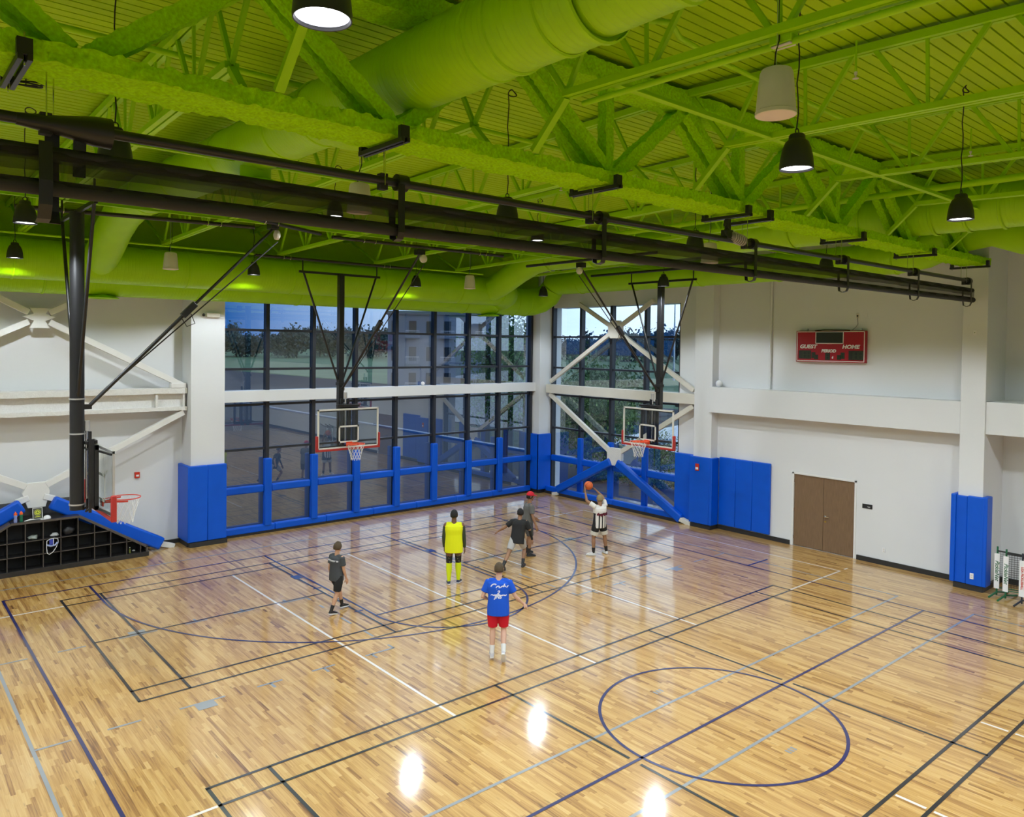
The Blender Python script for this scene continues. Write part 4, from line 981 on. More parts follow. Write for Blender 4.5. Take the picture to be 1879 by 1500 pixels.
# ------------------------------------------------------------------ divider curtain and its hoist
def curtain():
    y = YR
    t = thing('divider_curtain', 'rolled black divider curtain hanging under the fireproofed truss', 'curtain', (6, y, 7))
    MB().tube([(-8.6,y,7.34),(17.5,y,7.37)], .042, 14).build('drive_pipe', M_black, t, smooth=True)
    MB().tube([(-8.6,y+.02,7.12),(17.75,y+.02,7.16)], .05, 14).build('header_tube', M_blackm, t, smooth=True)
    MB().tube([(-8.6,y,6.835),(17.75,y,6.93)], .062, 16).build('bottom_tube', M_blackm, t, smooth=True)
    # gathered sheer mesh between the tubes
    def sheet(z0a, z1a, off, nm, ph):
        n = 260; vs = []; fs = []
        for i in range(n+1):
            x = -8.6+26.3*i/n
            w = .018*math.sin(i*.9+ph)+.01*noise.noise((x*2,ph,0))
            vs += [(x, y+off+w, z0a+.0034*(x+8.6)*.9+.006*math.sin(i*.23+ph)), (x, y+off*.6-w, z1a+.0018*(x+8.6))]
        for i in range(n): fs.append((2*i, 2*i+2, 2*i+3, 2*i+1))
        b = MB(); b.add(vs, fs); b.build(nm, M_sheer, t, smooth=True)
    sheet(6.86, 7.12, -.055, 'mesh_layer', 0); sheet(6.97, 7.14, .05, 'mesh_layer', 2)
    sheet(7.02, 7.10, -.03, 'mesh_layer', 4)
    xs = [-1.14, 1.80, 4.81, 8.28, 11.32, 14.41, 17.37]
    def band(p, x0, x1, nm='strap_loop'):
        b = MB()
        for (ya, za), (yb, zb) in zip(p, p[1:]): b.beam(((x0+x1)/2,ya,za), ((x0+x1)/2,yb,zb), x1-x0, .008, up=(1,0,0)) if False else b.add([(x0,ya,za),(x1,ya,za),(x1,yb,zb),(x0,yb,zb)], [(0,1,2,3)])
        o = b.build(nm, M_black, t, merge=True); sd = o.modifiers.new('s','SOLIDIFY'); sd.thickness = .008
    for i, x in enumerate(xs):
        if i: MB().lathe([(.04,0),(.085,0),(.085,.12),(.04,.12)], (x-.02,y,7.355), 24, 'x', cap=True).build('strap_drum', M_black, t, smooth=True)
        w = .045 if i else .05
        if i: MB().box((x-w, y-.095, 6.88), (x+w*.7, y-.088, 7.33)).build('lift_strap', M_black, t)
        if i: band([(y-.092,7.04),(y-.10,6.84),(y-.07,6.775),(y,6.755),(y+.07,6.785),(y+.09,6.95),(y+.09,7.12)], x-w, x+w*.7)
        b = MB(); b.box((x-.16-.05, y-.03, 7.26), (x-.16+.03, y+.05, 7.42)); b.build('pipe_bearing', M_blackm, t)
        MB().tube([(x-.17, y-.04, 7.3),(x-.17, y-.04, 7.72)], .006, 6).build('hanger_rod', M_chrome, t)
        MB().tube([(x-.10, y+.10, 7.38),(x-.10, y+.10, 7.72)], .006, 6).build('hanger_rod', M_chrome, t)
    # cone of curtain material wound at the left
    MB().tube([(-1.5,y,7.345),(-1.22,y,7.345),(-.98,y,7.345),(-.86,y,7.345)], [.045,.075,.115,.118], 24).build('strap_bundle', M_black, t, smooth=True)
    band([(y-.10,7.19),(y-.12,6.9),(y-.10,6.72),(y-.03,6.62),(y+.06,6.60)], -1.37, -1.28)
    band([(y+.06,6.60),(y+.12,6.70),(y+.13,6.9),(y+.10,7.30)], -1.30, -1.20)
    band([(y+.02,7.30),(y+.04,7.1),(y+.05,6.98)], -1.12, -1.03)
    # clamps on the truss
    bx = [-1.5, 1.63, 4.72, 7.6, 8.19, 11.28, 14.42, 17.5]
    for i, x in enumerate(bx):
        o = thing('beam_clamp', 'black double channel clamped across the truss chord, %s from the left' % ORD[i], 'clamp', (x, y, 7.7), 'beam clamps under the truss')
        for dx in (-.03, .03): MB().box((x+dx-.018, y-.42, 7.66), (x+dx+.018, y+.42, 7.705)).build('channel', M_black, o, bevel=.003)
        for yy in (-.38, .38):
            MB().box((x-.05, y+yy-.03, 7.70), (x+.05, y+yy+.03, 7.78 if yy > 0 else 7.82)).build('clamp_block', M_black, o, bevel=.004)
            MB().tube([(x, y+yy, 7.63), (x, y+yy, 7.86)], .006, 6).build('bolt', M_chrome, o)
    # hoist motor
    x = 7.72
    o = thing('hoist_motor', 'grey electric hoist motor on the curtain drive pipe right of centre', 'motor', (x, y, 7.45))
    MB().tube([(x-.05,y,7.42),(x+.28,y-.05,7.36)], .075, 18).build('motor_body', mat('grey_cast_metal', (.25,.24,.22), .45, metal=.4), o, smooth=True)
    for k in range(6): MB().lathe([(.08,0),(.088,.004),(.08,.008)], (x+.02+k*.04,y-.01-k*.007,7.41-k*.008), 18, 'x').build('cooling_fin', M_plastic, o)
    MB().box((x-.16,y-.06,7.36),(x-.02,y+.07,7.50)).build('gear_box', M_black, o, bevel=.01)
    MB().box((x-.12,y-.03,7.5),(x-.04,y+.03,7.7)).build('mounting_bracket', M_black, o)
    MB().tube([(x-.1,y-.05,7.5),(x-.22,y-.08,7.56),(x-.28,y-.07,7.46),(x-.2,y-.06,7.4)], .008, 6).build('motor_cord', M_blackm, o)
    for k, (x, y2) in enumerate(((-1.35,-12.5),)):
        o = thing('cable_coil', 'small coil of black cable under the deck at upper left', 'cable', (x,y2,7.75))
        b = MB()
        for j in range(3): b.tube([(x+(.10+.01*j)*math.cos(a), y2+(.1-.01*j)*math.sin(a), 7.75+.01*j+.015*math.sin(a+j)) for a in [2*PI*q/20 for q in range(20)]], .007, 6, closed=True)
        b.build('coil', M_blackm, o)
        MB().tube([(x,y2+.1,7.76),(x,y2+.1,8.5)], .005, 6).build('hanger', M_blackm, o)
curtain()

# ------------------------------------------------------------------ basketball hoops
def hoop(label, M, board_h, mast_top, mast_r, square, brace_top, arm_span, rimcol, winch_label=None, low_mast=None):
    """local frame: board faces -Y (towards court), X along the board, origin under the board centre"""
    loc = M.translation.copy()
    t = thing('basketball_hoop', label, 'basketball hoop', loc, 'ceiling hung hoops')
    def fin(b, name, m, **k):
        b.v = [tuple((M @ Vector(v))) for v in b.v]; return b.build(name, m, t, **k)
    zb = board_h; W = .914; H = 1.07
    fin(MB().box((-W+.03, -.006, zb+.03), (W-.03, .006, zb+H-.03)), 'glass_backboard', M_bglass)
    b = MB()
    for a, c in (((-W,-.014,zb),(W,.02,zb+.045)),((-W,-.014,zb+H-.045),(W,.02,zb+H)),((-W,-.014,zb),(-W+.045,.02,zb+H)),((W-.045,-.014,zb),(W,.02,zb+H))): b.box(a, c)
    fin(b, 'backboard_frame', M_alu if square == 0 else M_boardwhite, bevel=.003)
    b = MB(); w = .045
    for (a, c) in (((-.305,zb+.15),(.305,zb+.15+w)),((-.305,zb+.15+.46-w),(.305,zb+.15+.46)),((-.305,zb+.15),(-.305+w,zb+.61)),((.305-w,zb+.15),(.305,zb+.61))):
        b.box((a[0],-.012,a[1]),(c[0],-.006,c[1]))
    fin(b, 'shooters_square', M_boardwhite)
    b = MB(); b.box((-W-.04,-.03,zb-.05),(W+.04,.045,zb+.01)); fin(b, 'bottom_padding', M_red, bevel=.012)
    for s in (-1,1): fin(MB().box((s*(W-.015),-.035,zb-.05),(s*(W+.045),.05,zb+.37)), 'corner_padding', M_red, bevel=.015)
    # rim: inner radius .229, 150 mm in front of the board
    rz = zb+.15; cy = -.15-.229-.01
    n = 40; fin(MB().tube([(.237*math.cos(2*PI*k/n), cy+.237*math.sin(2*PI*k/n), rz) for k in range(n)], .0095, 8, closed=True), 'rim', rimcol, smooth=True)
    b = MB(); b.box((-.09,-.04,rz-.10),(.09,-.014,rz+.02)); b.beam((-.075,-.03,rz-.005),(-.16,cy+.17,rz-.005),.03,.012); b.beam((.075,-.03,rz-.005),(.16,cy+.17,rz-.005),.03,.012); b.prism([(-.09,-.03),(.09,-.03),(.14,-.2),(-.14,-.2)],'z',rz-.045,rz-.03)
    b.tube([(.232*math.cos(a), cy+.232*math.sin(a), rz-.028) for a in [PI*(.02+.96*k/16) for k in range(17)]], .016, 6)
    fin(b, 'rim_bracket', rimcol, bevel=.003)
    # net
    b = MB(); N = 12; prof = [(.225,-.02),(.205,-.10),(.175,-.19),(.148,-.28),(.130,-.36),(.128,-.43)]
    for i in range(len(prof)-1):
        for k in range(N):
            for sgn in (0.5, -0.5):
                a0 = 2*PI*(k+(i % 2)*.5)/N; a1 = a0+2*PI*sgn/N
                b.tube([(prof[i][0]*math.cos(a0), cy+prof[i][0]*math.sin(a0), rz+prof[i][1]), (prof[i+1][0]*math.cos(a1), cy+prof[i+1][0]*math.sin(a1), rz+prof[i+1][1])], .0042, 5, cap=False)
    q = fin(b, 'net', M_net); q['kind'] = 'stuff'
    # glass bracket and height adjuster behind the board
    my = .50 if mast_r < .07 else .34; q_ = my/.5; lm = low_mast if low_mast else zb-.02
    b = MB()
    cw = .28 if mast_r < .07 else .13
    for x in (-cw,cw): b.box((x-.03,.05,zb+.02),(x+.03,.11,zb+H+.02))
    b.box((-cw-.03,.05,zb+.02),(cw+.03,.11,zb+.09)); b.box((-cw-.03,.05,zb+H-.06),(cw+.03,.11,zb+H+.02)); fin(b, 'carrier_frame', M_black, bevel=.004)
    for x in (-.86,.86):
        for z in (zb+.06, zb+H-.06): fin(MB().beam((x,.02,z),(x*.36,.08,z),.03,.03), 'corner_arm', M_black)
    b = MB()
    for x in (-.1,.1):
        b.box((x-.03,.11,zb+.05),(x+.03,.11+.06*q_,zb+H+.12)); b.box((x-.028,.22*q_,zb-.02),(x+.028,.28*q_,zb+H+.25))
        b.beam((x,.14*q_,zb+.1),(x,my-.1,zb+.0),.03,.03); b.beam((x,.14*q_,zb+H),(x,my-.1,zb+H-.05),.03,.03)
    fin(b, 'height_adjuster', M_black, bevel=.003)
    fin(MB().tube([(0,.2,zb+.2),(0,.2,zb+H+.35)],.022,10), 'adjuster_screw', M_chrome, smooth=True)
    fin(MB().tube([(.0,.2,zb+H+.25),(.0,.2,zb+H+.42)],.05,14), 'adjuster_motor', M_alu, smooth=True)
    tc_ = .33 if mast_r < .07 else .12
    fin(MB().box((-tc_,.0+.06*(mast_r>.07),zb+H+.04),(tc_,.10,zb+H+.10)).box((-tc_*.6,.1,zb+H+.03),(tc_*.6,.34*q_,zb+H+.08)), 'top_crosspiece', M_black, bevel=.004)
    # mast
    if mast_r > .07:
        fin(MB().tube([(0,my,lm),(0,my,mast_top)], mast_r, 28), 'mast', M_black, smooth=True)
        for z in (lm+.09, lm+1.25, lm+1.82): fin(MB().lathe([(mast_r+.004,-.012),(mast_r+.012,-.012),(mast_r+.012,.012),(mast_r+.004,.012)], (0,my,z), 28), 'mast_clamp', M_alu)
    else:
        zl = zb+H+.18
        fin(MB().box((-.075,my-.075,zl-.25),(.075,my+.075,mast_top)), 'mast', M_black, bevel=.006)
        fin(MB().box((-.09,my-.30,zl-.24),(.09,my+.05,zl-.12)), 'mast_foot', M_black, bevel=.006)
        fin(MB().box((-.09,my-.095,zl+.42),(.09,my+.095,zl+.5)), 'mast_clamp', M_blackm, bevel=.004)
    fin(MB().box((-arm_span,my-.025,mast_top-.03),(arm_span,my+.025,mast_top+.03)), 'top_bar', M_black)
    az = zb+H+.75 if mast_r < .07 else zb+1.9
    for s in (-1,1):
        fin(MB().tube([(s*.08,my,az),(s*(arm_span-.12),my,mast_top)], .028, 10), 'side_arm', M_black, smooth=True)
        fin(MB().tube([(s*(arm_span-.1),my,mast_top),(s*(arm_span-.1),my,mast_top+.35)], .018, 8), 'drop_hanger', M_black)
    # folding brace up to the roof, on the court side
    bz = zb+H+.5 if mast_r < .07 else zb+1.72
    a = Vector((0, my-mast_r-.06, bz)); c = Vector(brace_top)
    fin(MB().tube([a, a.lerp(c,.52)], .032, 12), 'lower_brace', M_black, smooth=True)
    fin(MB().tube([a.lerp(c,.46), c], .026, 12), 'upper_brace', M_black, smooth=True)
    k = a.lerp(c,.5); fin(MB().beam(a.lerp(c,.47), a.lerp(c,.54), .09, .11), 'brace_knuckle', M_black, bevel=.01)
    fin(MB().tube([k+Vector((0,-.05,-.05)), k+Vector((0,-.12,-.22)), k+Vector((0,.02,-.28)), k+Vector((0,.1,-.15))], .008, 6), 'brace_cord', M_blackm)
    fin(MB().tube([a+Vector((.03,0,.02)), c+Vector((.06,-.10,-.25))], .012, 6), 'hoist_cable', M_blackm)
    fin(MB().beam(a+Vector((0,.08,0)), a+Vector((0,-.04,0)), .1, .08), 'brace_bracket', M_black)
    if winch_label:
        w = thing('winch', winch_label, 'winch', M @ (c+Vector((0,-.1,0))), 'hoop winches')
        q = MB().lathe([(0,-.04),(.07,-.04),(.095,-.02),(.095,.03),(.06,.05),(0,.05)], (0,0,0), 20, 'y'); q.v = [tuple(M @ (Vector(v)+c+Vector((.05,-.08,-.12)))) for v in q.v]; q.build('winch_drum', M_plastic, w, smooth=True)
        q = MB().box((-.10,-.06,-.03),(.12,.10,.10)); q.v = [tuple(M @ (Vector(v)+c)) for v in q.v]; q.build('winch_frame', M_black, w, bevel=.01)
    return t
def hoops():
    MA = Matrix.Translation((7.71,-1.22,0))
    hoop('centre basketball hoop with glass board facing the camera, in front of the big window', MA, 2.895, 7.6, .05, 1, (0,-3.35+.0,7.85), 1.22, M_orange, 'white hoist winch above the centre hoop')
    # faces -x : local -Y -> world -X ; local X -> world -Y... (x right when facing the board)
    R = Matrix(((0,1,0,0),(-1,0,0,0),(0,0,1,0),(0,0,0,1)))
    hoop('basketball hoop with glass board in front of the corner window', Matrix.Translation((14.82,-5.67,0)) @ R, 2.895, 7.62, .05, 1, (0,-2.85,7.8), 1.22, M_orange, 'white hoist winch above the corner hoop')
    R = Matrix(((0,-1,0,0),(1,0,0,0),(0,0,1,0),(0,0,0,1)))
    hoop('near basketball hoop seen edge-on with a thick round black mast at left', Matrix.Translation((.68,-5.62,0)) @ R, 2.895, 7.80, .108, 0, (0,-3.0,7.9), 1.30, M_redrim, 'white hoist winch at the top of the near hoop brace', low_mast=2.93)
    # horizontal support pipes with U bolts
    def pipe(label, a, b, bolts):
        o = thing('support_pipe', label, 'pipe', a, 'hoop support pipes')
        MB().tube([a, b], .038, 12).build('pipe', M_black, o, smooth=True)
        A, B = Vector(a), Vector(b)
        for s in bolts:
            p = A.lerp(B, s); MB().tube([p+Vector((-.0,-.045,.06)), p+Vector((0,-.045,-.02)), p+Vector((0,0,-.05)), p+Vector((0,.045,-.02)), p+Vector((0,.045,.06))], .008, 6).build('u_bolt', M_chrome, o)
    pipe('black support pipe over the near hoop mast', (-.35,-4.35,7.97), (3.55,-5.0,7.97), (.12,.18,.78,.84))
    pipe('black support pipe holding the near hoop brace winch', (2.75,-6.2,7.97), (4.9,-5.1,7.97), (.3,.45))
    pipe('black support pipe above the centre hoop brace', (5.4,-4.65,8.0), (10.2,-4.65,8.0), (.16,.22,.84,.88))
    pipe('black support pipe over the centre hoop mast', (5.3,-.72,7.93), (10.0,-.72,7.93), (.16,.2,.8,.84))
    pipe('black support pipe over the corner hoop mast', (15.32,-2.9,7.95), (15.32,-8.6,7.95), (.2,.8))
    pipe('black support pipe above the corner hoop brace', (11.95,-3.6,7.95), (11.95,-8.2,7.95), (.2,.8))
hoops()

# ------------------------------------------------------------------ people
def capsule(b, pts, rad, n=12, ell=None):
    """closed tapered tube with rounded ends; ell = (side axis, factor) flattens it"""
    pts = [Vector(p) for p in pts]; d0 = (pts[0]-pts[1]).normalized(); d1 = (pts[-1]-pts[-2]).normalized()
    P = [pts[0]+d0*rad[0]*k for k in (.96,.72)]+pts+[pts[-1]+d1*rad[-1]*k for k in (.72,.96)]
    R = [rad[0]*.28, rad[0]*.7]+list(rad)+[rad[-1]*.7, rad[-1]*.28]
    b.tube(P, R, n)
def torso_rings(b, cs, rx, ry, right, fwd, n=20):
    vs = []; fs = []; N = len(cs)
    for c, a, e in zip(cs, rx, ry):
        for k in range(n):
            t = 2*PI*k/n; ct, st = math.cos(t), math.sin(t)
            ct = math.copysign(abs(ct)**.85, ct); st = math.copysign(abs(st)**.85, st)
            vs.append(Vector(c)+right*(a*ct)+fwd*(e*st))
    for i in range(N-1):
        for k in range(n): fs.append((i*n+k, i*n+(k+1) % n, (i+1)*n+(k+1) % n, (i+1)*n+k))
    fs.append(tuple(range(n-1,-1,-1))); fs.append(tuple((N-1)*n+k for k in range(n))); b.add(vs, fs)
def remesh(o, size, smooth=3):
    r = o.modifiers.new('r', 'REMESH'); r.mode = 'VOXEL'; r.voxel_size = size; r.use_smooth_shade = True
    s = o.modifiers.new('s', 'SMOOTH'); s.iterations = smooth; s.factor = .5
    return o
def person(label, x, y, face, H, skin, hair_m, pose, wear, group=None):
    """pose: dict of unit-ish vectors in the person's frame (x right, y forward, z up)"""
    k = H/1.75
    t = thing('person', label, 'person', (x, y, 0), None, face)
    V = Vector
    def n(v): return V(v).normalized()
    lean = n(pose.get('lean', (0,0,1)))
    right0 = V((1,0,0)); fwd = lean.cross(right0).normalized()*-1; 
    fwd = right0.cross(lean)*-1; fwd = fwd.normalized()
    if fwd.y < 0: fwd = -fwd
    tw = pose.get('twist', 0); rs = (Matrix.Rotation(tw, 3, lean) @ right0).normalized(); fs_ = (Matrix.Rotation(tw, 3, lean) @ fwd).normalized()
    legs = {}
    for s, nm in ((-1,'L'),(1,'R')):
        hip = V((s*.095*k, 0, 0)); th, sh = pose['leg'+nm]
        knee = hip+n(th)*.42*k; ank = knee+n(sh)*.41*k; legs[nm] = (hip, knee, ank)
    foot = {nm: n(pose.get('foot'+nm, (0,1,-.05))) for nm in 'LR'}
    lows = []
    for nm in 'LR':
        a = legs[nm][2]; f = foot[nm]
        lows += [a.z-.075*k, a.z-.055*k+f.z*.17*k-.01]
    z0 = -min(lows)+.004
    off = V((0,0,z0)) + V(pose.get('shift',(0,0,0)))
    for nm in 'LR': legs[nm] = tuple(p+off for p in legs[nm])
    pel = off
    ch = pel+lean*.50*k            # base of neck
    sh = {nm: pel+lean*.445*k+rs*(s*.178*k) for s, nm in ((-1,'L'),(1,'R'))}
    arms = {}
    for nm in 'LR':
        ua, fa = pose['arm'+nm]; e = sh[nm]+n(ua)*.285*k; w = e+n(fa)*.25*k; arms[nm] = (sh[nm], e, w, n(fa))
        if n(ua).z > .2: arms[nm] = (sh[nm]+V((0,0,.03*k)), e, w, n(fa))
    hd = n(pose.get('head', tuple(lean))); hc = ch+lean*.045*k+hd*.132*k
    hy = pose.get('look', 0); hf = (Matrix.Rotation(hy, 3, hd) @ fwd); hf = (hf-hd*hf.dot(hd)).normalized(); hr = hf.cross(hd)
    # body ----------------------------------------------------------
    b = MB()
    lv = [-.08, 0, .10, .20, .32, .42, .475]; rx = [.12,.158,.150,.140,.158,.165,.10]; ry = [.08,.112,.105,.10,.112,.10,.07]
    fat = pose.get('fat', 1)
    torso_rings(b, [pel+lean*q*k for q in lv], [q*k*(fat if i < 6 else 1) for i, q in enumerate(rx)], [q*k*fat for q in ry], rs, fs_)
    capsule(b, [sh['L']+rs*.02*k, sh['R']-rs*.02*k], [.058*k,.058*k])
    capsule(b, [ch-lean*.05*k, hc-hd*.05*k], [.062*k,.053*k])
    for nm in 'LR':
        h, kn, a = legs[nm]; g = pose.get('bulk', 1)
        capsule(b, [h+V((0,0,.02)), h.lerp(kn,.3), h.lerp(kn,.7), kn], [.088*k*g,.086*k*g,.066*k*g,.052*k*g])
        capsule(b, [kn, kn.lerp(a,.3), kn.lerp(a,.65), a], [.050*k*g,.056*k*g,.042*k*g,.032*k])
        capsule(b, [a, a+foot[nm]*.12*k-V((0,0,.045*k))], [.034*k,.03*k])
        s0, e, w, fd = arms[nm]
        capsule(b, [s0, s0.lerp(e,.35), s0.lerp(e,.75), e], [.054*k*g,.048*k*g,.040*k*g,.036*k*g])
        capsule(b, [e, e.lerp(w,.3), e.lerp(w,.75), w], [.036*k*g,.037*k*g,.027*k,.022*k])
        # hand: palm, four fingers of unequal length and a thumb
        side = -1 if nm == 'L' else 1
        hn = V(pose.get('palm'+nm, (-side,0,0))); hn = (hn-fd*hn.dot(fd)); hn = hn.normalized() if hn.length > .1 else V((0,1,0))
        hs = fd.cross(hn).normalized()*side       # towards the little finger or thumb
        if pose.get('thumb'+nm): hs = -hs
        pc = w+fd*.045*k
        b.add(*(lambda q: (q.v, q.f))(MB().beam(w+fd*.0*k, w+fd*.085*k, .075*k, .028*k, up=hn)))
        curl = pose.get('curl'+nm, .35)
        for j, L in enumerate((.070,.080,.075,.058)):
            base = w+fd*.080*k+hs*((j-1.5)*.0195*k)
            d1 = (fd+hn*curl*.6).normalized(); d2 = (fd+hn*curl*1.8).normalized()
            m1 = base+d1*L*.5*k; m2 = m1+d2*L*.5*k
            capsule(b, [base, m1, m2], [.0095*k,.0088*k,.0075*k], 8)
        tb = w+fd*.02*k-hs*.036*k; d1 = (fd*.7-hs*.7+hn*.2).normalized(); d2 = (fd*.95-hs*.3+hn*.3).normalized()
        capsule(b, [tb, tb+d1*.032*k, tb+d1*.032*k+d2*.03*k], [.0125*k,.011*k,.009*k], 8)
    # head with brow, nose, chin and ears
    def HP(r_, f_, u_): return hc+hr*r_*k+hf*f_*k+hd*u_*k
    vs = []; fsx = []; n1, n2 = 24, 16
    for i in range(n2+1):
        th = PI*i/n2; u_ = math.cos(th)*.116
        for j in range(n1):
            a = 2*PI*j/n1; rr = math.sin(th); w_ = .081; d_ = .099
            if u_ < -.02: w_ *= 1-.30*min(1,(-u_-.02)/.1); 
            fx = rr*math.cos(a)*w_; fy = rr*math.sin(a)*d_
            if fy > 0 and u_ < -.05: fy *= 1.08
            if fy < 0 and u_ < -.03: fy *= .80
            vs.append(HP(fx, fy, u_))
    for i in range(n2):
        for j in range(n1): fsx.append((i*n1+j, (i+1)*n1+j, (i+1)*n1+(j+1) % n1, i*n1+(j+1) % n1))
    b.add(vs, fsx)
    capsule(b, [HP(0,.090,.012), HP(0,.112,-.022)], [.010*k,.016*k], 8)
    capsule(b, [HP(-.03,.086,.022), HP(.03,.086,.022)], [.012*k,.012*k], 8)
    capsule(b, [HP(-.018,.088,-.052), HP(.018,.088,-.052)], [.010*k,.010*k], 8)
    capsule(b, [HP(0,.085,-.095), HP(0,.083,-.092)], [.022*k,.022*k], 8)
    for s in (-1,1): capsule(b, [HP(s*.076,-.005,.012), HP(s*.078,-.010,-.020)], [.017*k,.012*k], 8)
    body = b.build('body', skin, t, world=False); remesh(body, .0085*max(k,.9), 3)
    # eyes
    for s in (-1,1):
        MB().ball(HP(s*.031,.086,.0), .012*k, 10).build('eye', mat('eye_white', (.6,.6,.6), .3), t, world=False, smooth=True)
        MB().ball(HP(s*.031,.0945,.0), .0055*k, 8).build('iris', M_blackm, t, world=False, smooth=True)
    # hair -----------------------------------------------------------
    hl = pose.get('hair', 'short')
    if hl:
        b = MB(); vs = []; fsx = []
        for i in range(0, 10):
            th = PI*.5*1.28*i/9
            for j in range(24):
                a = 2*PI*j/24; front = max(0, math.sin(a)); lim = 1-.42*front**1.5
                t2 = th*lim; g = pose.get('hairth', 1.055)+.02
                vs.append(HP(math.sin(t2)*math.cos(a)*.082*g, math.sin(t2)*math.sin(a)*.100*g-(.004), math.cos(t2)*.114*g))
        for i in range(9):
            for j in range(24): fsx.append((i*24+j, (i+1)*24+j, (i+1)*24+(j+1) % 24, i*24+(j+1) % 24))
        b.add(vs, fsx); o = b.build('hair', hair_m, t, world=False, smooth=True)
        sd = o.modifiers.new('s','SOLIDIFY'); sd.thickness = .012*k; sd.offset = -1
        if hl == 'tuft':
            b = MB(); capsule(b, [HP(-.02,.07,.085), HP(.01,-.02,.10)], [.035*k,.045*k], 12); b.build('fringe', hair_m, t, world=False, smooth=True)
    # clothes ----------------------------------------------------------
    def shirt(m, sleeve=.16, length=-.10, loose=1.12, name='shirt', top=.478, lower_m=None):
        b = MB(); hem = length
        q = [hem, 0, .12, .24, .36, .43, top]
        rx2 = [.168,.168,.160,.158,.172,.172,.088]; ry2 = [.125,.125,.122,.118,.124,.108,.070]
        torso_rings(b, [pel+lean*c*k for c in q], [c*k*loose*.98*(fat if i < 6 else 1) for i, c in enumerate(rx2)], [c*k*loose*fat for c in ry2], rs, fs_)
        capsule(b, [sh['L']+rs*.03*k, sh['R']-rs*.03*k], [.068*k,.068*k])
        if sleeve:
            for nm in 'LR':
                s0, e, w, fd = arms[nm]
                p1 = s0.lerp(e, min(1, sleeve/.285)); b.tube([s0-(e-s0)*.1, s0, p1], [.060*k,.072*k,.068*k*(1.05 if sleeve < .25 else 1)], 14)
        o = b.build(name, m, t, world=False); remesh(o, .010, 4); return o
    def sleeves(m, name='sleeve'):
        for nm in 'LR':
            s0, e, w, fd = arms[nm]; g = pose.get('bulk',1)
            MB().tube([s0.lerp(e,.12), s0.lerp(e,.5), e, e.lerp(w,.5), e.lerp(w,.96)], [.060*k*g,.054*k*g,.044*k*g,.041*k*g,.029*k*g], 16).build(name, m, t, world=False, smooth=True)
    def shorts(m, L=.30, loose=1.2, name='shorts', hemcol=None):
        b = MB(); torso_rings(b, [pel+lean*c*k for c in (-.10,0,.09)], [.158*k*fat,.166*k*fat,.155*k*fat], [.118*k*fat,.122*k*fat,.112*k*fat], rs*.5+V((.5,0,0)), fs_)
        for nm in 'LR':
            h, kn, a = legs[nm]; d = (kn-h).normalized(); e = h+d*min(L, .42)*k
            if L > .42: e = kn+(a-kn).normalized()*(L-.42)*k
            pts = [h+V((0,0,.02)), h.lerp(kn,.4), kn if L > .42 else h.lerp(e,.9)] + ([e] if L > .42 else [e])
            b.tube(pts, [.098*k,.096*k*loose,.082*k*loose,.080*k*loose], 16)
        o = b.build(name, m, t, world=False); remesh(o, .010, 3)
        if hemcol:
            for nm in 'LR':
                h, kn, a = legs[nm]; d = (kn-h).normalized(); e = h+d*L*k
                MB().tube([e-d*.07*k, e+d*.035*k], [.098*k*loose*.99,.088*k*loose*1.04], 16).build('shorts_hem', hemcol, t, world=False, smooth=True)
        return o
    def legwear(m, a0, a1, name, th=1.08):
        for nm in 'LR':
            h, kn, a = legs[nm]; g = pose.get('bulk',1)
            path = [(h,.092*g),(h.lerp(kn,.35),.087*g),(h.lerp(kn,.7),.067*g),(kn,.054*g),(kn.lerp(a,.3),.057*g),(kn.lerp(a,.65),.043*g),(a,.034)]
            seg = path[a0:a1]
            MB().tube([p for p, r in seg], [r*k*th for p, r in seg], 16).build(name, m, t, world=False, smooth=True)
    def shoes(m, sole, ankle=True):
        for nm in 'LR':
            a = legs[nm][2]; f = foot[nm]; up = V((0,0,1)); up = (up-f*up.dot(f)).normalized(); s = f.cross(up)
            base = a-up*.072*k-f*.055*k
            def SP(l, w, u): return base+f*l*k+s*w*k+up*u*k
            outline = [(-.0,.0),(.01,.030),(.06,.036),(.12,.038),(.18,.047),(.225,.043),(.255,.022),(.262,0),(.255,-.022),(.225,-.043),(.18,-.047),(.12,-.038),(.06,-.036),(.01,-.030)]
            N = len(outline); vs = []; fz = []
            for u, g in ((0,1),(.024,1.03)):
                for l, w in outline: vs.append(SP(.13+(l-.13)*g, w*g, u))
            fz = [tuple(range(N-1,-1,-1)), tuple(range(N,2*N))]+[(i,(i+1)%N,(i+1)%N+N,i+N) for i in range(N)]
            q = MB(); q.add(vs, fz); so = q.build('shoe_sole', sole, t, world=False, smooth=True)
            vs = []; hts = [(.024,1.0,0),(.045,.98,0),(.068,.90,.0),(.088,.62,-.03),(.10,.50,-.045)]
            for hgt, g, sf in hts:
                for l, w in outline:
                    L_ = .13+(l-.13)*g+sf; hh = hgt
                    if l > .15: hh = .024+(hgt-.024)*(1-(l-.15)/.14*.72)
                    vs.append(SP(L_, w*g*(1 if hgt < .08 else 1.12), hh))
            fz = []
            for i in range(len(hts)-1):
                for j in range(N): fz.append((i*N+j, i*N+(j+1)%N, (i+1)*N+(j+1)%N, (i+1)*N+j))
            fz.append(tuple((len(hts)-1)*N+j for j in range(N)))
            q = MB(); q.add(vs, fz); q.build('shoe_upper', m, t, world=False, smooth=True)
            q = MB()
            for j in range(4): q.beam(SP(.10+j*.022,-.018,.078-j*.010), SP(.10+j*.022,.018,.078-j*.010), .006, .004, up=tuple(up))
            q.build('laces', sole, t, world=False)
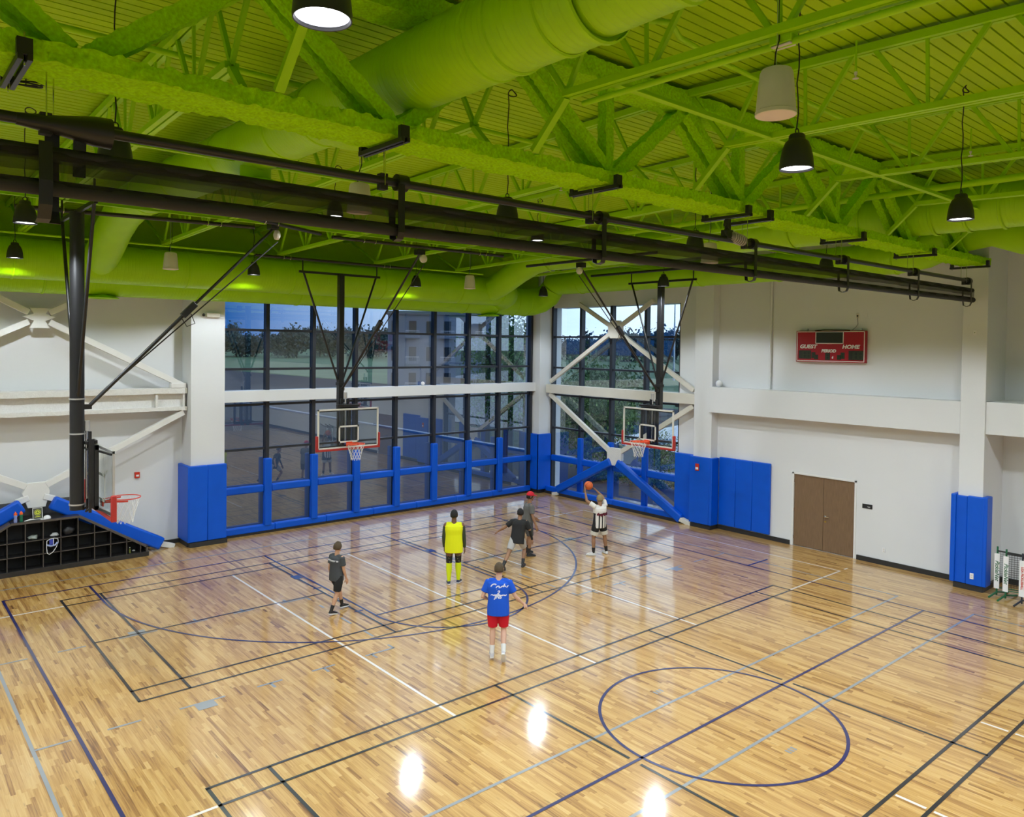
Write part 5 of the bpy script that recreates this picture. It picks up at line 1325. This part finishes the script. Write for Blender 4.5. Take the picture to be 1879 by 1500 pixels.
    fn = dict(shirt=shirt, sleeves=sleeves, shorts=shorts, legwear=legwear, shoes=shoes, HP=HP, pel=pel, lean=lean, rs=rs, fs=fs_, k=k, t=t, sh=sh, arms=arms, hd=hd, hf=hf, hr=hr, legs=legs)
    wear(fn)
    return t, fn
def people():
    skinL = mat('tanned_skin', (.52,.29,.18), .55, var=.03); skinP = mat('pale_skin', (.60,.36,.26), .55, var=.03)
    skinD = mat('dark_brown_skin', (.16,.075,.04), .5, var=.03); skinM = mat('mid_brown_skin', (.30,.155,.085), .5, var=.03)
    hb = mat('brown_hair', (.07,.045,.02), .7, bump=.6, bscale=90); hk = mat('black_hair', (.008,.007,.007), .75, bump=.6, bscale=120); hg = mat('sandy_cropped_hair', (.26,.20,.10), .8, bump=.5, bscale=120)
    def fabric(n, c, **k): return mat(n, c, .85, bump=.25, bscale=9, bdetail=3, **k)
    wht = mat('white_rubber_sole', (.7,.7,.7), .6); blk = mat('black_shoe_upper', (.012,.012,.014), .5); navy = mat('navy_shoe_upper', (.01,.02,.06), .5)
    # direction helper : heading angle so that local +Y points to (dx,dy)
    def head(dx, dy): return math.atan2(-dx, dy)
    # boy in dark grey tee, walking to the right of the photo
    def w1(f):
        f['shirt'](fabric('charcoal_tee', (.05,.055,.062)), sleeve=.19, loose=1.16, length=-.12)
        f['shorts'](fabric('black_shorts', (.010,.010,.011)), L=.36, loose=1.15)
        f['legwear'](blk, 5, 7, 'ankle_sock', 1.1); f['shoes'](blk, wht)
        P = f['pel']+f['lean']*.37*f['k']
        q = MB(); 
        for i in range(8):
            a0 = -1+2*i/8; a1 = -1+2*(i+1)/8
            def pt(a, u): return P+f['rs']*(.165*a*f['k'])-f['fs']*((.142-.045*a*a)*f['k'])+f['lean']*u
            q.quad([pt(a0,-.012),pt(a1,-.012),pt(a1,.014),pt(a0,.014)])
        o = q.build('shirt_stripe', mat('pale_stripe', (.5,.5,.52), .8), f['t'], world=False); sd = o.modifiers.new('s','SOLIDIFY'); sd.thickness = .02; sd.offset = 1
    person('boy in charcoal tee with pale stripe across the back and black shorts walking at left', 5.33, -5.09, head(.94,.20), 1.55, skinL, hb,
        dict(lean=(0,.03,1), legL=((.02,.42,-1),(0,.22,-1)), legR=((0,-.16,-1),(0,-.45,-1)), footR=(0,1,-.2), armL=((-.10,-.20,-1),(-.02,.22,-1)), armR=((.10,.12,-1),(.0,.35,-1)), head=(0,.10,1), hair='tuft', hairth=1.10), w1)
    # man in yellow tank top, back to camera
    def w2(f):
        f['shirt'](fabric('fluorescent_yellow_jersey', (.72,.76,.0)), sleeve=0, loose=1.20, length=-.17)
        f['sleeves'](fabric('olive_sleeve', (.035,.045,.022)), 'compression_sleeve')
        f['shorts'](fabric('black_patterned_tights', (.014,.013,.010)), L=.42, loose=.86, name='tights')
        f['legwear'](mat('fluorescent_socks', (.60,.70,.0), .8), 3, 7, 'knee_sock', 1.10)
        f['shoes'](navy, wht)
        q = MB(); rr = random.Random(2)
        for i in range(16):
            h, kn, a = f['legs']['L' if i % 2 else 'R']; c = h.lerp(kn, .35+.6*rr.random()); dx = (rr.random()-.5)*.06
            q.ball(c+Vector((dx,-.088*f['k']+.02*abs(dx)*8,0)), .010+.008*rr.random(), 6, (1,.4,1))
        q.build('print_pattern', mat('olive_print', (.12,.12,.06), .8), f['t'], world=False)
    person('man in fluorescent yellow jersey with olive sleeves, black tights and yellow socks, seen from behind', 8.42, -5.08, head(.62,.80), 1.84, skinD, hk,
        dict(lean=(0,.02,1), legL=((-.02,.03,-1),(0,-.12,-1)), legR=((.02,.16,-1),(.01,-.02,-1)), footL=(-.1,1,-.05), footR=(.25,1,-.05), armL=((-.16,.0,-1),(.02,.28,-1)), armR=((.16,-.04,-1),(.08,.20,-1)), bulk=1.1, fat=1.05, look=-.25, hairth=1.03), w2)
    # man in blue tee, red shorts, running away from camera
    def w3(f):
        f['shirt'](fabric('royal_blue_tee', (.0,.075,.55)), sleeve=.20, loose=1.22, length=-.14)
        f['shorts'](fabric('red_shorts', (.55,.0,.015)), L=.36, loose=1.10)
        f['legwear'](wht, 5, 7, 'ankle_sock', 1.12); f['shoes'](mat('white_grey_upper', (.5,.5,.54), .6), wht)
        # white script print on the back
        k = f['k']; P = f['pel']+f['lean']*.33*k
        base = Matrix((( *( -f['rs']*-1 ), 0), (0,0,0,0),(0,0,0,0),(0,0,0,1)))
        X = f['rs']; U = f['lean']; N = -f['fs']
        M = Matrix(((X.x,U.x,N.x,0),(X.y,U.y,N.y,0),(X.z,U.z,N.z,0),(0,0,0,1)))
        def put(txt, u, size, sh=.35, dx=0):
            o = text_obj(txt, 'shirt_print', mat('white_shirt_print', (.62,.66,.78), .8), None, Matrix.Translation(P+U*u*k+X*dx+N*.19*k) @ M, size, shear=sh, extrude=.001, bold=.004)
            o.parent = f['t']
            for v in o.data.vertices:
                r = (v.co-P).dot(X)/(.19*k); v.co -= N*(.19-.148+.060*min(1,r*r))*k
        put('Cody', .05, .145); put('2', -.05, .10); put('~~~~', -.09, .12); put('JNS', -.125, .085, .2)
    person('man in royal blue tee with white script on the back and red shorts, jogging away', 6.45, -9.12, head(.60,.62), 1.76, skinP, hb,
        dict(lean=(0,.10,1), legL=((-.01,.04,-1),(0,-.22,-1)), legR=((.01,.12,-1),(.05,-.72,-1)), footL=(-.1,1,-.0), footR=(0,.55,-.75), armL=((-.42,-.15,-1),(.35,.75,-.45)), armR=((.50,-.05,-1),(.65,.50,-.75)), bulk=1.0, hairth=1.04), w3)
    # man in black tee and grey shorts, running
    def w4(f):
        f['shirt'](fabric('black_tee', (.012,.012,.013)), sleeve=.20, loose=1.16, length=-.13)
        f['shorts'](fabric('grey_shorts', (.42,.41,.41)), L=.33, loose=1.08)
        f['legwear'](blk, 5, 7, 'ankle_sock', 1.12); f['shoes'](blk, mat('dark_sole', (.05,.05,.05), .7))
        s0, e, w, fd = f['arms']['R']
        MB().tube([e.lerp(w,-.2), e, e.lerp(w,.9)], [.042,.040,.028], 14).build('arm_sleeve', mat('black_elastic', (.01,.01,.011), .8), f['t'], world=False, smooth=True)
    person('man in black tee and pale grey shorts running low with one leg stretched back', 10.52, -4.98, head(.80,.55), 1.72, skinM, hk,
        dict(lean=(.05,.32,1), legL=((-.22,-.80,-1),(-.22,-1.25,-1)), legR=((.10,.85,-1),(.02,-.55,-1)), footL=(.0,.85,-.5), footR=(0,1,0), armL=((-.80,-.2,-.65),(-.85,.30,-.55)), armR=((.42,.1,-1),(.15,.35,-1)), head=(0,.12,1), look=.5, hairth=1.05), w4)
    # man in grey tee and red cap behind him
    def w5(f):
        f['shirt'](fabric('mid_grey_tee', (.12,.118,.112)), sleeve=.20, loose=1.18, length=-.13)
        f['shorts'](fabric('dark_grey_shorts', (.06,.06,.06)), L=.36, loose=1.15)
        f['legwear'](blk, 5, 7, 'ankle_sock', 1.1); f['shoes'](blk, mat('dark_sole', (.05,.05,.05), .7))
        HP = f['HP']; red = mat('red_cap_cloth', (.60,.01,.03), .8)
        vs = []; fz = []
        for i in range(8):
            th = PI*.5*i/7
            for j in range(24):
                a = 2*PI*j/24; vs.append(HP(math.sin(th)*math.cos(a)*.090, math.sin(th)*math.sin(a)*.112, .035+math.cos(th)*.105))
        for i in range(7):
            for j in range(24): fz.append((i*24+j, (i+1)*24+j, (i+1)*24+(j+1)%24, i*24+(j+1)%24))
        q = MB(); q.add(vs, fz); q.build('cap', red, f['t'], world=False, smooth=True)
        pts = [HP(.075*math.cos(a), .07+.12*math.sin(a), .04) for a in [PI*i/10 for i in range(11)]]
        q = MB(); q.quad(pts); o = q.build('cap_brim', red, f['t'], world=False); sd = o.modifiers.new('s','SOLIDIFY'); sd.thickness = .006
    person('man in grey tee and red cap standing behind the man in black', 11.52, -4.25, head(.75,-.35), 1.78, skinM, hk,
        dict(lean=(0,.10,1), legL=((-.10,.25,-1),(-.03,-.22,-1)), legR=((.12,.10,-1),(.03,-.12,-1)), armL=((-.25,.25,-1),(-.15,.75,-.6)), armR=((.25,.1,-1),(.1,.35,-1)), hairth=1.02), w5)
    # shooter with the ball over his head
    def w6(f):
        m = bpy.data.materials.new('striped_jersey'); m.use_nodes = True; n, l = nodes_of(m); bs = n['Principled BSDF']; bs.inputs['Roughness'].default_value = .85
        tc = n.new('ShaderNodeTexCoord'); sp = n.new('ShaderNodeSeparateXYZ'); l.new(tc.outputs['Object'], sp.inputs[0])
        a = n.new('ShaderNodeMath'); a.operation = 'MULTIPLY'; a.inputs[1].default_value = 2*PI/.095; l.new(sp.outputs[0], a.inputs[0])
        c = n.new('ShaderNodeMath'); c.operation = 'COSINE'; l.new(a.outputs[0], c.inputs[0])
        g = n.new('ShaderNodeMath'); g.operation = 'GREATER_THAN'; g.inputs[1].default_value = .35; l.new(c.outputs[0], g.inputs[0])
        z = n.new('ShaderNodeMath'); z.operation = 'LESS_THAN'; z.inputs[1].default_value = 1.17; l.new(sp.outputs[2], z.inputs[0])
        mu = n.new('ShaderNodeMath'); mu.operation = 'MULTIPLY'; l.new(g.outputs[0], mu.inputs[0]); l.new(z.outputs[0], mu.inputs[1])
        mx = n.new('ShaderNodeMix'); mx.data_type = 'RGBA'; mx.inputs[6].default_value = (.72,.70,.68,1); mx.inputs[7].default_value = (.015,.013,.02,1); l.new(mu.outputs[0], mx.inputs[0]); l.new(mx.outputs[2], bs.inputs['Base Color'])
        f['shirt'](m, sleeve=.17, loose=1.18, length=-.12, name='jersey')
        f['shorts'](fabric('black_basketball_shorts', (.010,.010,.010)), L=.30, loose=1.18, hemcol=mat('cream_short_liner', (.6,.57,.5), .85))
        f['legwear'](blk, 5, 7, 'crew_sock', 1.14); f['shoes'](mat('white_shoe_upper', (.68,.68,.68), .6), wht)
        k = f['k']; P = f['pel']+f['lean']*.27*k; X = f['rs']; N = -f['fs']; U = f['lean']
        q = MB()
        def pt(a, u): return P+X*(.175*a*k)+N*((.150-.05*a*a)*k)+U*u*k
        for i in range(12):
            a0, a1 = -.95+1.9*i/12, -.95+1.9*(i+1)/12
            w = .028+.014*math.sin(i*2.1); c0 = .012*math.sin(i*1.3)
            q.quad([pt(a0,c0-w),pt(a1,c0-w),pt(a1,c0+w),pt(a0,c0+w)])
        o = q.build('chest_lettering_band', mat('maroon_print', (.12,.012,.03), .8), f['t'], world=False); sd = o.modifiers.new('s','SOLIDIFY'); sd.thickness = .03; sd.offset = 1
    t, f = person('man in black and white striped jersey shooting a basketball overhead', 13.08, -5.46, head(.20,.98), 1.72, skinM, hg,
        dict(lean=(0,-.04,1), legL=((-.16,.10,-1),(-.04,-.08,-1)), legR=((.24,.02,-1),(.12,-.06,-1)), footL=(-.9,.5,0), footR=(.1,1,0), armL=((-.50,.50,.55),(.0,.35,1)), armR=((.05,.55,.95),(-.62,.50,.75)), palmL=(.7,.2,.7), palmR=(-.8,.2,-.5), curlL=.25, curlR=.3, head=(-.04,.08,1), bulk=1.05, fat=1.0, hairth=1.02, look=.2), w6)
    # ball between the two hands
    R = Matrix.Rotation(t.rotation_euler.z, 3, 'Z')
    wl = t.location+R @ (f['arms']['L'][2]+f['arms']['L'][3]*.09); wr = t.location+R @ (f['arms']['R'][2]+f['arms']['R'][3]*.09)
    fw = R @ Vector((0,1,0))
    c = (wl+wr)/2+Vector((0,0,.07))+fw*.04
    o = thing('basketball', 'orange basketball held above the shooter\'s head', 'ball', c)
    MB().ball(c, .121, 28).build('ball_cover', mat('orange_ball_leather', (.62,.12,.025), .6, bump=.3, bscale=220), o, smooth=True)
    for ax in range(3):
        for off in ((0,) if ax < 2 else (0,)):
            pts = []
            for i in range(36):
                a = 2*PI*i/36; v = [0,0,0]; v[(ax+1)%3] = math.cos(a); v[(ax+2)%3] = math.sin(a); pts.append(c+Matrix.Rotation(.5,3,'X') @ Vector(v)*.1215)
            MB().tube(pts, .0022, 5, closed=True).build('ball_seam', M_blackm, o)
    return wl, wr, c
people()

# ------------------------------------------------------------------ outside
def outside():
    grass = mat('damp_field_grass', (.11,.19,.07), .9, var=.35, vscale=.08)
    mud = mat('wet_churned_soil', (.20,.19,.22), .18, var=.7, vscale=.25, bump=.4, bscale=.4)
    asphalt = mat('wet_asphalt', (.022,.026,.034), .8, var=.25, vscale=.3)
    conc = mat('pale_concrete_kerb', (.35,.36,.38), .6)
    g = MB().box((-400,3.4,-.7),(800,900,-.5)).box((19.8,-700,-.7),(800,3.4,-.5)).build('ground', grass); struct(g)
    struct(MB().box((19.9,-60,-.5),(27,90,-.42)).build('ground_walk', asphalt)); struct(MB().box((-250,3.5,-.5),(60,325,-.43)).build('ground_lot', asphalt))
    struct(MB().box((27,-60,-.5),(27.4,60,-.30)).build('ground_kerb', conc))
    struct(MB().prism([(34,-60),(120,-120),(130,2),(78,26),(34,14)], 'z', -.5, -.40).build('ground_soil', mud))
    leafG = mat('tree_leaves', (.09,.20,.045), .7, var=.5, vscale=1.5); leafY = mat('yellowish_tree_leaves', (.17,.27,.06), .7, var=.5, vscale=1.5); leafF = mat('distant_tree_leaves', (.05,.10,.10), .9, var=.4, vscale=.3)  # leafF: bluish haze of the distance is mixed into the leaf colour
    bark = mat('tree_bark', (.06,.045,.035), .9)
    def crown(n, rx, rz, cz, size, seed, lump=.35):
        r = random.Random(seed); q = MB(); cl = [Vector((r.gauss(0,.45)*rx, r.gauss(0,.45)*rx, cz+r.gauss(0,.42)*rz)) for _ in range(26)]
        for i in range(n):
            c = r.choice(cl); p = c+Vector((r.gauss(0,1),r.gauss(0,1),r.gauss(0,1)))*rx*lump*.62
            a = Vector((r.gauss(0,1),r.gauss(0,1),r.gauss(0,1))).normalized(); b_ = a.orthogonal().normalized(); c_ = a.cross(b_)
            s = size*(.6+.8*r.random()); q.quad([p-b_*s, p-c_*s*.6, p+b_*s, p+c_*s*.6])
        return q
    def tree(x, y, h, r, label, m, n, size, seed, group=None):
        t = thing('tree', label, 'tree', (x, y, -.5), group)
        c = crown(n, r, h*.36, h*.58, size, seed); o = c.build('foliage', m, t, world=False); o['kind'] = 'stuff'
        rr = random.Random(seed)
        q = MB(); q.tube([(0,0,0),(.05*r,0,h*.3),(0,.04*r,h*.6)], [.045*h*.5,.035*h*.5,.015*h*.5], 10)
        for i in range(7):
            a = rr.random()*6.28; z = h*(.25+.3*rr.random()); q.tube([(0,0,z),(r*.35*math.cos(a),r*.35*math.sin(a),z+h*.14),(r*.6*math.cos(a),r*.6*math.sin(a),z+h*.22)], [.012*h,.008*h,.004*h], 6)
        q.build('trunk', bark, t, world=False); return t
    tree(25.2, 7.2, 5.6, 1.9, 'leafy tree just outside the corner window, nearest the room corner', leafG, 7000, .08, 1)
    tree(24.6, 4.9, 4.9, 1.5, 'leafy tree outside the left half of the corner window', leafY, 6000, .07, 2)
    tree(25.0, 1.9, 2.75, .8, 'small pale tree outside behind the corner hoop', leafY, 2600, .045, 3)
    tree(34.0, 13.5, 5.4, 2.8, 'broad tree behind the one nearest the room corner', leafG, 6000, .12, 4)
    tree(21.4, 8.5, 8.2, 1.6, 'dark tree outside the right end of the left window', leafG, 6000, .09, 6)
    far = None; rr = random.Random(11); k = 0
    for i in range(78):
        a = math.radians(-4+108*i/77+rr.uniform(-.6,.6)); R_ = rr.uniform(330,420)
        x, y = -2.4+R_*math.cos(a), -19.7+R_*math.sin(a); s = rr.uniform(.8,1.2)
        if far is None: far = tree(x, y, 11, 8, 'dark tree in the distant tree line beyond the field', leafF, 3000, .75, 20, 'distant tree line')
        else: dup(far, (x, y, -.5), rotz=rr.random()*6.28, scale=s)
    # shrubs along the kerb
    sh = None
    for i, (x, y) in enumerate(((23.6,3.4),(23.9,2.6),(24.0,1.2),(24.3,.3),(23.5,4.3),(24.4,-1.0))):
        if sh is None:
            sh = thing('shrub', 'low dark shrub outside the foot of the corner window', 'shrub', (x,y,-.42), 'low shrubs outside the corner window')
            o = crown(900, .42, .22, .26, .045, 31).build('foliage', leafG, sh, world=False); o['kind'] = 'stuff'
        else: dup(sh, (x,y,-.42), rotz=i*1.3)
    t = thing('lamp_base', 'white street lamp with a round foot outside the corner window', 'lamp', (26.0, -1.3, -.42))
    MB().lathe([(.28,0),(.24,.08),(.09,.16),(.05,.25),(.045,5.2)], (26.0,-1.3,-.42), 18).build('pole', M_plastic, t, smooth=True)
    MB().box((25.4,-1.4,4.75),(26.1,-1.2,4.85)).build('lamp_head', M_plastic, t, bevel=.02)
    # excavators on the soil
    yel = mat('construction_orange', (.55,.18,.02), .5)
    ex = None
    for i, (x, y, r) in enumerate(((62,16,.4),(66,8.5,2.2),(72,1.5,3.6),(58,22,1.2))):
        lab = 'orange digger on the far soil, %s from the left' % ORD[i]
        if ex is None:
            ex = thing('excavator', lab, 'vehicle', (x,y,-.4), 'diggers on the building site', r)
            MB().box((-1.3,-1.1,.7),(1.3,1.1,1.6)).box((.1,-1.0,1.6),(1.2,0,2.6)).build('cab', yel, ex, world=False, bevel=.08)
            for s in (-1,1): MB().prism([(-1.6,.1),(-1.3,0),(1.3,0),(1.6,.1),(1.6,.6),(1.3,.8),(-1.3,.8),(-1.6,.6)], 'y', s*1.0-.25, s*1.0+.25).build('track', M_blackm, ex, world=False)
            MB().tube([(1.2,.4,1.4),(2.8,.4,3.4),(4.2,.4,2.6),(4.6,.4,1.0)], .2, 8).build('boom', yel, ex, world=False)
            MB().box((4.3,.0,.3),(5.0,.9,1.1)).build('bucket', M_blackm, ex, world=False, bevel=.05)
        else: dup(ex, (x,y,-.4), label=lab, rotz=r)
    # apartment block beyond the left window
    b = thing('apartment_building', 'pale apartment block with balconies beyond the right half of the left window', 'building', (53, 57, -.5))
    wall = mat('pale_stucco', (.20,.24,.30), .8); dk = mat('dark_window_glass', (.02,.03,.045), .15)
    M = Matrix.Translation((53,57,-.5)) @ Matrix.Rotation(math.radians(-36), 4, 'Z') @ Matrix.Diagonal((.56,.6,.86,1))
    def fin(q, n, m): q.v = [tuple(M @ Vector(v)) for v in q.v]; return q.build(n, m, b)
    fin(MB().box((-13,0,0),(13,12,11.5)), 'wall', wall); fin(MB().box((-13.4,-.4,11.5),(13.4,12.4,12.0)), 'roof', mat('roof_grey', (.2,.2,.22), .8))
    for f_ in range(3):
        for c_ in range(7):
            X = -11.4+c_*3.8
            fin(MB().box((X-.8,-.05,1.2+f_*3.7),(X+.8,.05,3.2+f_*3.7)), 'window', dk)
            if c_ % 2: 
                fin(MB().box((X-1.5,-1.4,.7+f_*3.7),(X+1.5,0,.85+f_*3.7)), 'balcony', wall)
                q = MB(); q.box((X-1.5,-1.4,1.75+f_*3.7),(X+1.5,-1.34,1.82+f_*3.7))
                for j in range(13): q.box((X-1.5+j*.25-.015,-1.39,.85+f_*3.7),(X-1.5+j*.25+.015,-1.36,1.75+f_*3.7))
                fin(q, 'railing', M_sbwhite)
    t = thing('radio_mast', 'thin radio mast on the horizon beyond the corner window', 'mast', (115, 70, -.5))
    MB().tube([(115,70,-.5),(115,70,16)], [.25,.1], 6).build('pole', M_alu, t)
outside()

# ------------------------------------------------------------------ second level of parts: pieces that belong to a part
def nest():
    M = {'rim': 'rim_bracket', 'net': 'rim_bracket', 'shooters_square': 'glass_backboard', 'mast_clamp': 'mast', 'brace_knuckle': 'lower_brace', 'brace_cord': 'lower_brace',
         'adjuster_screw': 'height_adjuster', 'adjuster_motor': 'height_adjuster', 'lens_ring': 'lamp_housing', 'lamp_lens': 'lamp_housing', 'hook': 'lamp_housing',
         'rim_band': 'speaker_shell', 'speaker_grille': 'speaker_shell', 'shoe_sole': 'shoe_upper', 'laces': 'shoe_upper', 'iris': 'eye', 'shirt_print': 'shirt', 'shirt_stripe': 'shirt',
         'chest_lettering_band': 'jersey', 'shorts_hem': 'shorts', 'cap_brim': 'cap', 'fringe': 'hair', 'print_pattern': 'tights', 'digit': 'digit_panel', 'display_window': 'display_frame',
         'diffuser_cone': 'diffuser', 'spray_head': 'drop_pipe', 'cooling_fin': 'motor_body', 'emblem_figure': 'yellow_emblem', 'bolt': 'clamp_block', 'yellow_emblem': None}
    base = lambda n: n.rsplit('.', 1)[0] if n[-4:-3] == '.' and n[-3:].isdigit() else n
    for root in [o for o in bpy.data.objects if o.type == 'EMPTY' and o.parent is None]:
        ch = {}
        for c in root.children:
            if c.type == 'MESH': ch.setdefault(base(c.name), []).append(c)
        for k, p in M.items():
            if not p or k not in ch or p not in ch: continue
            P, Cs = ch[p], ch[k]
            for i, c in enumerate(Cs):
                q = P[min(len(P)-1, i*len(P)//len(Cs))]
                if q.parent is root: c.parent = q
nest()
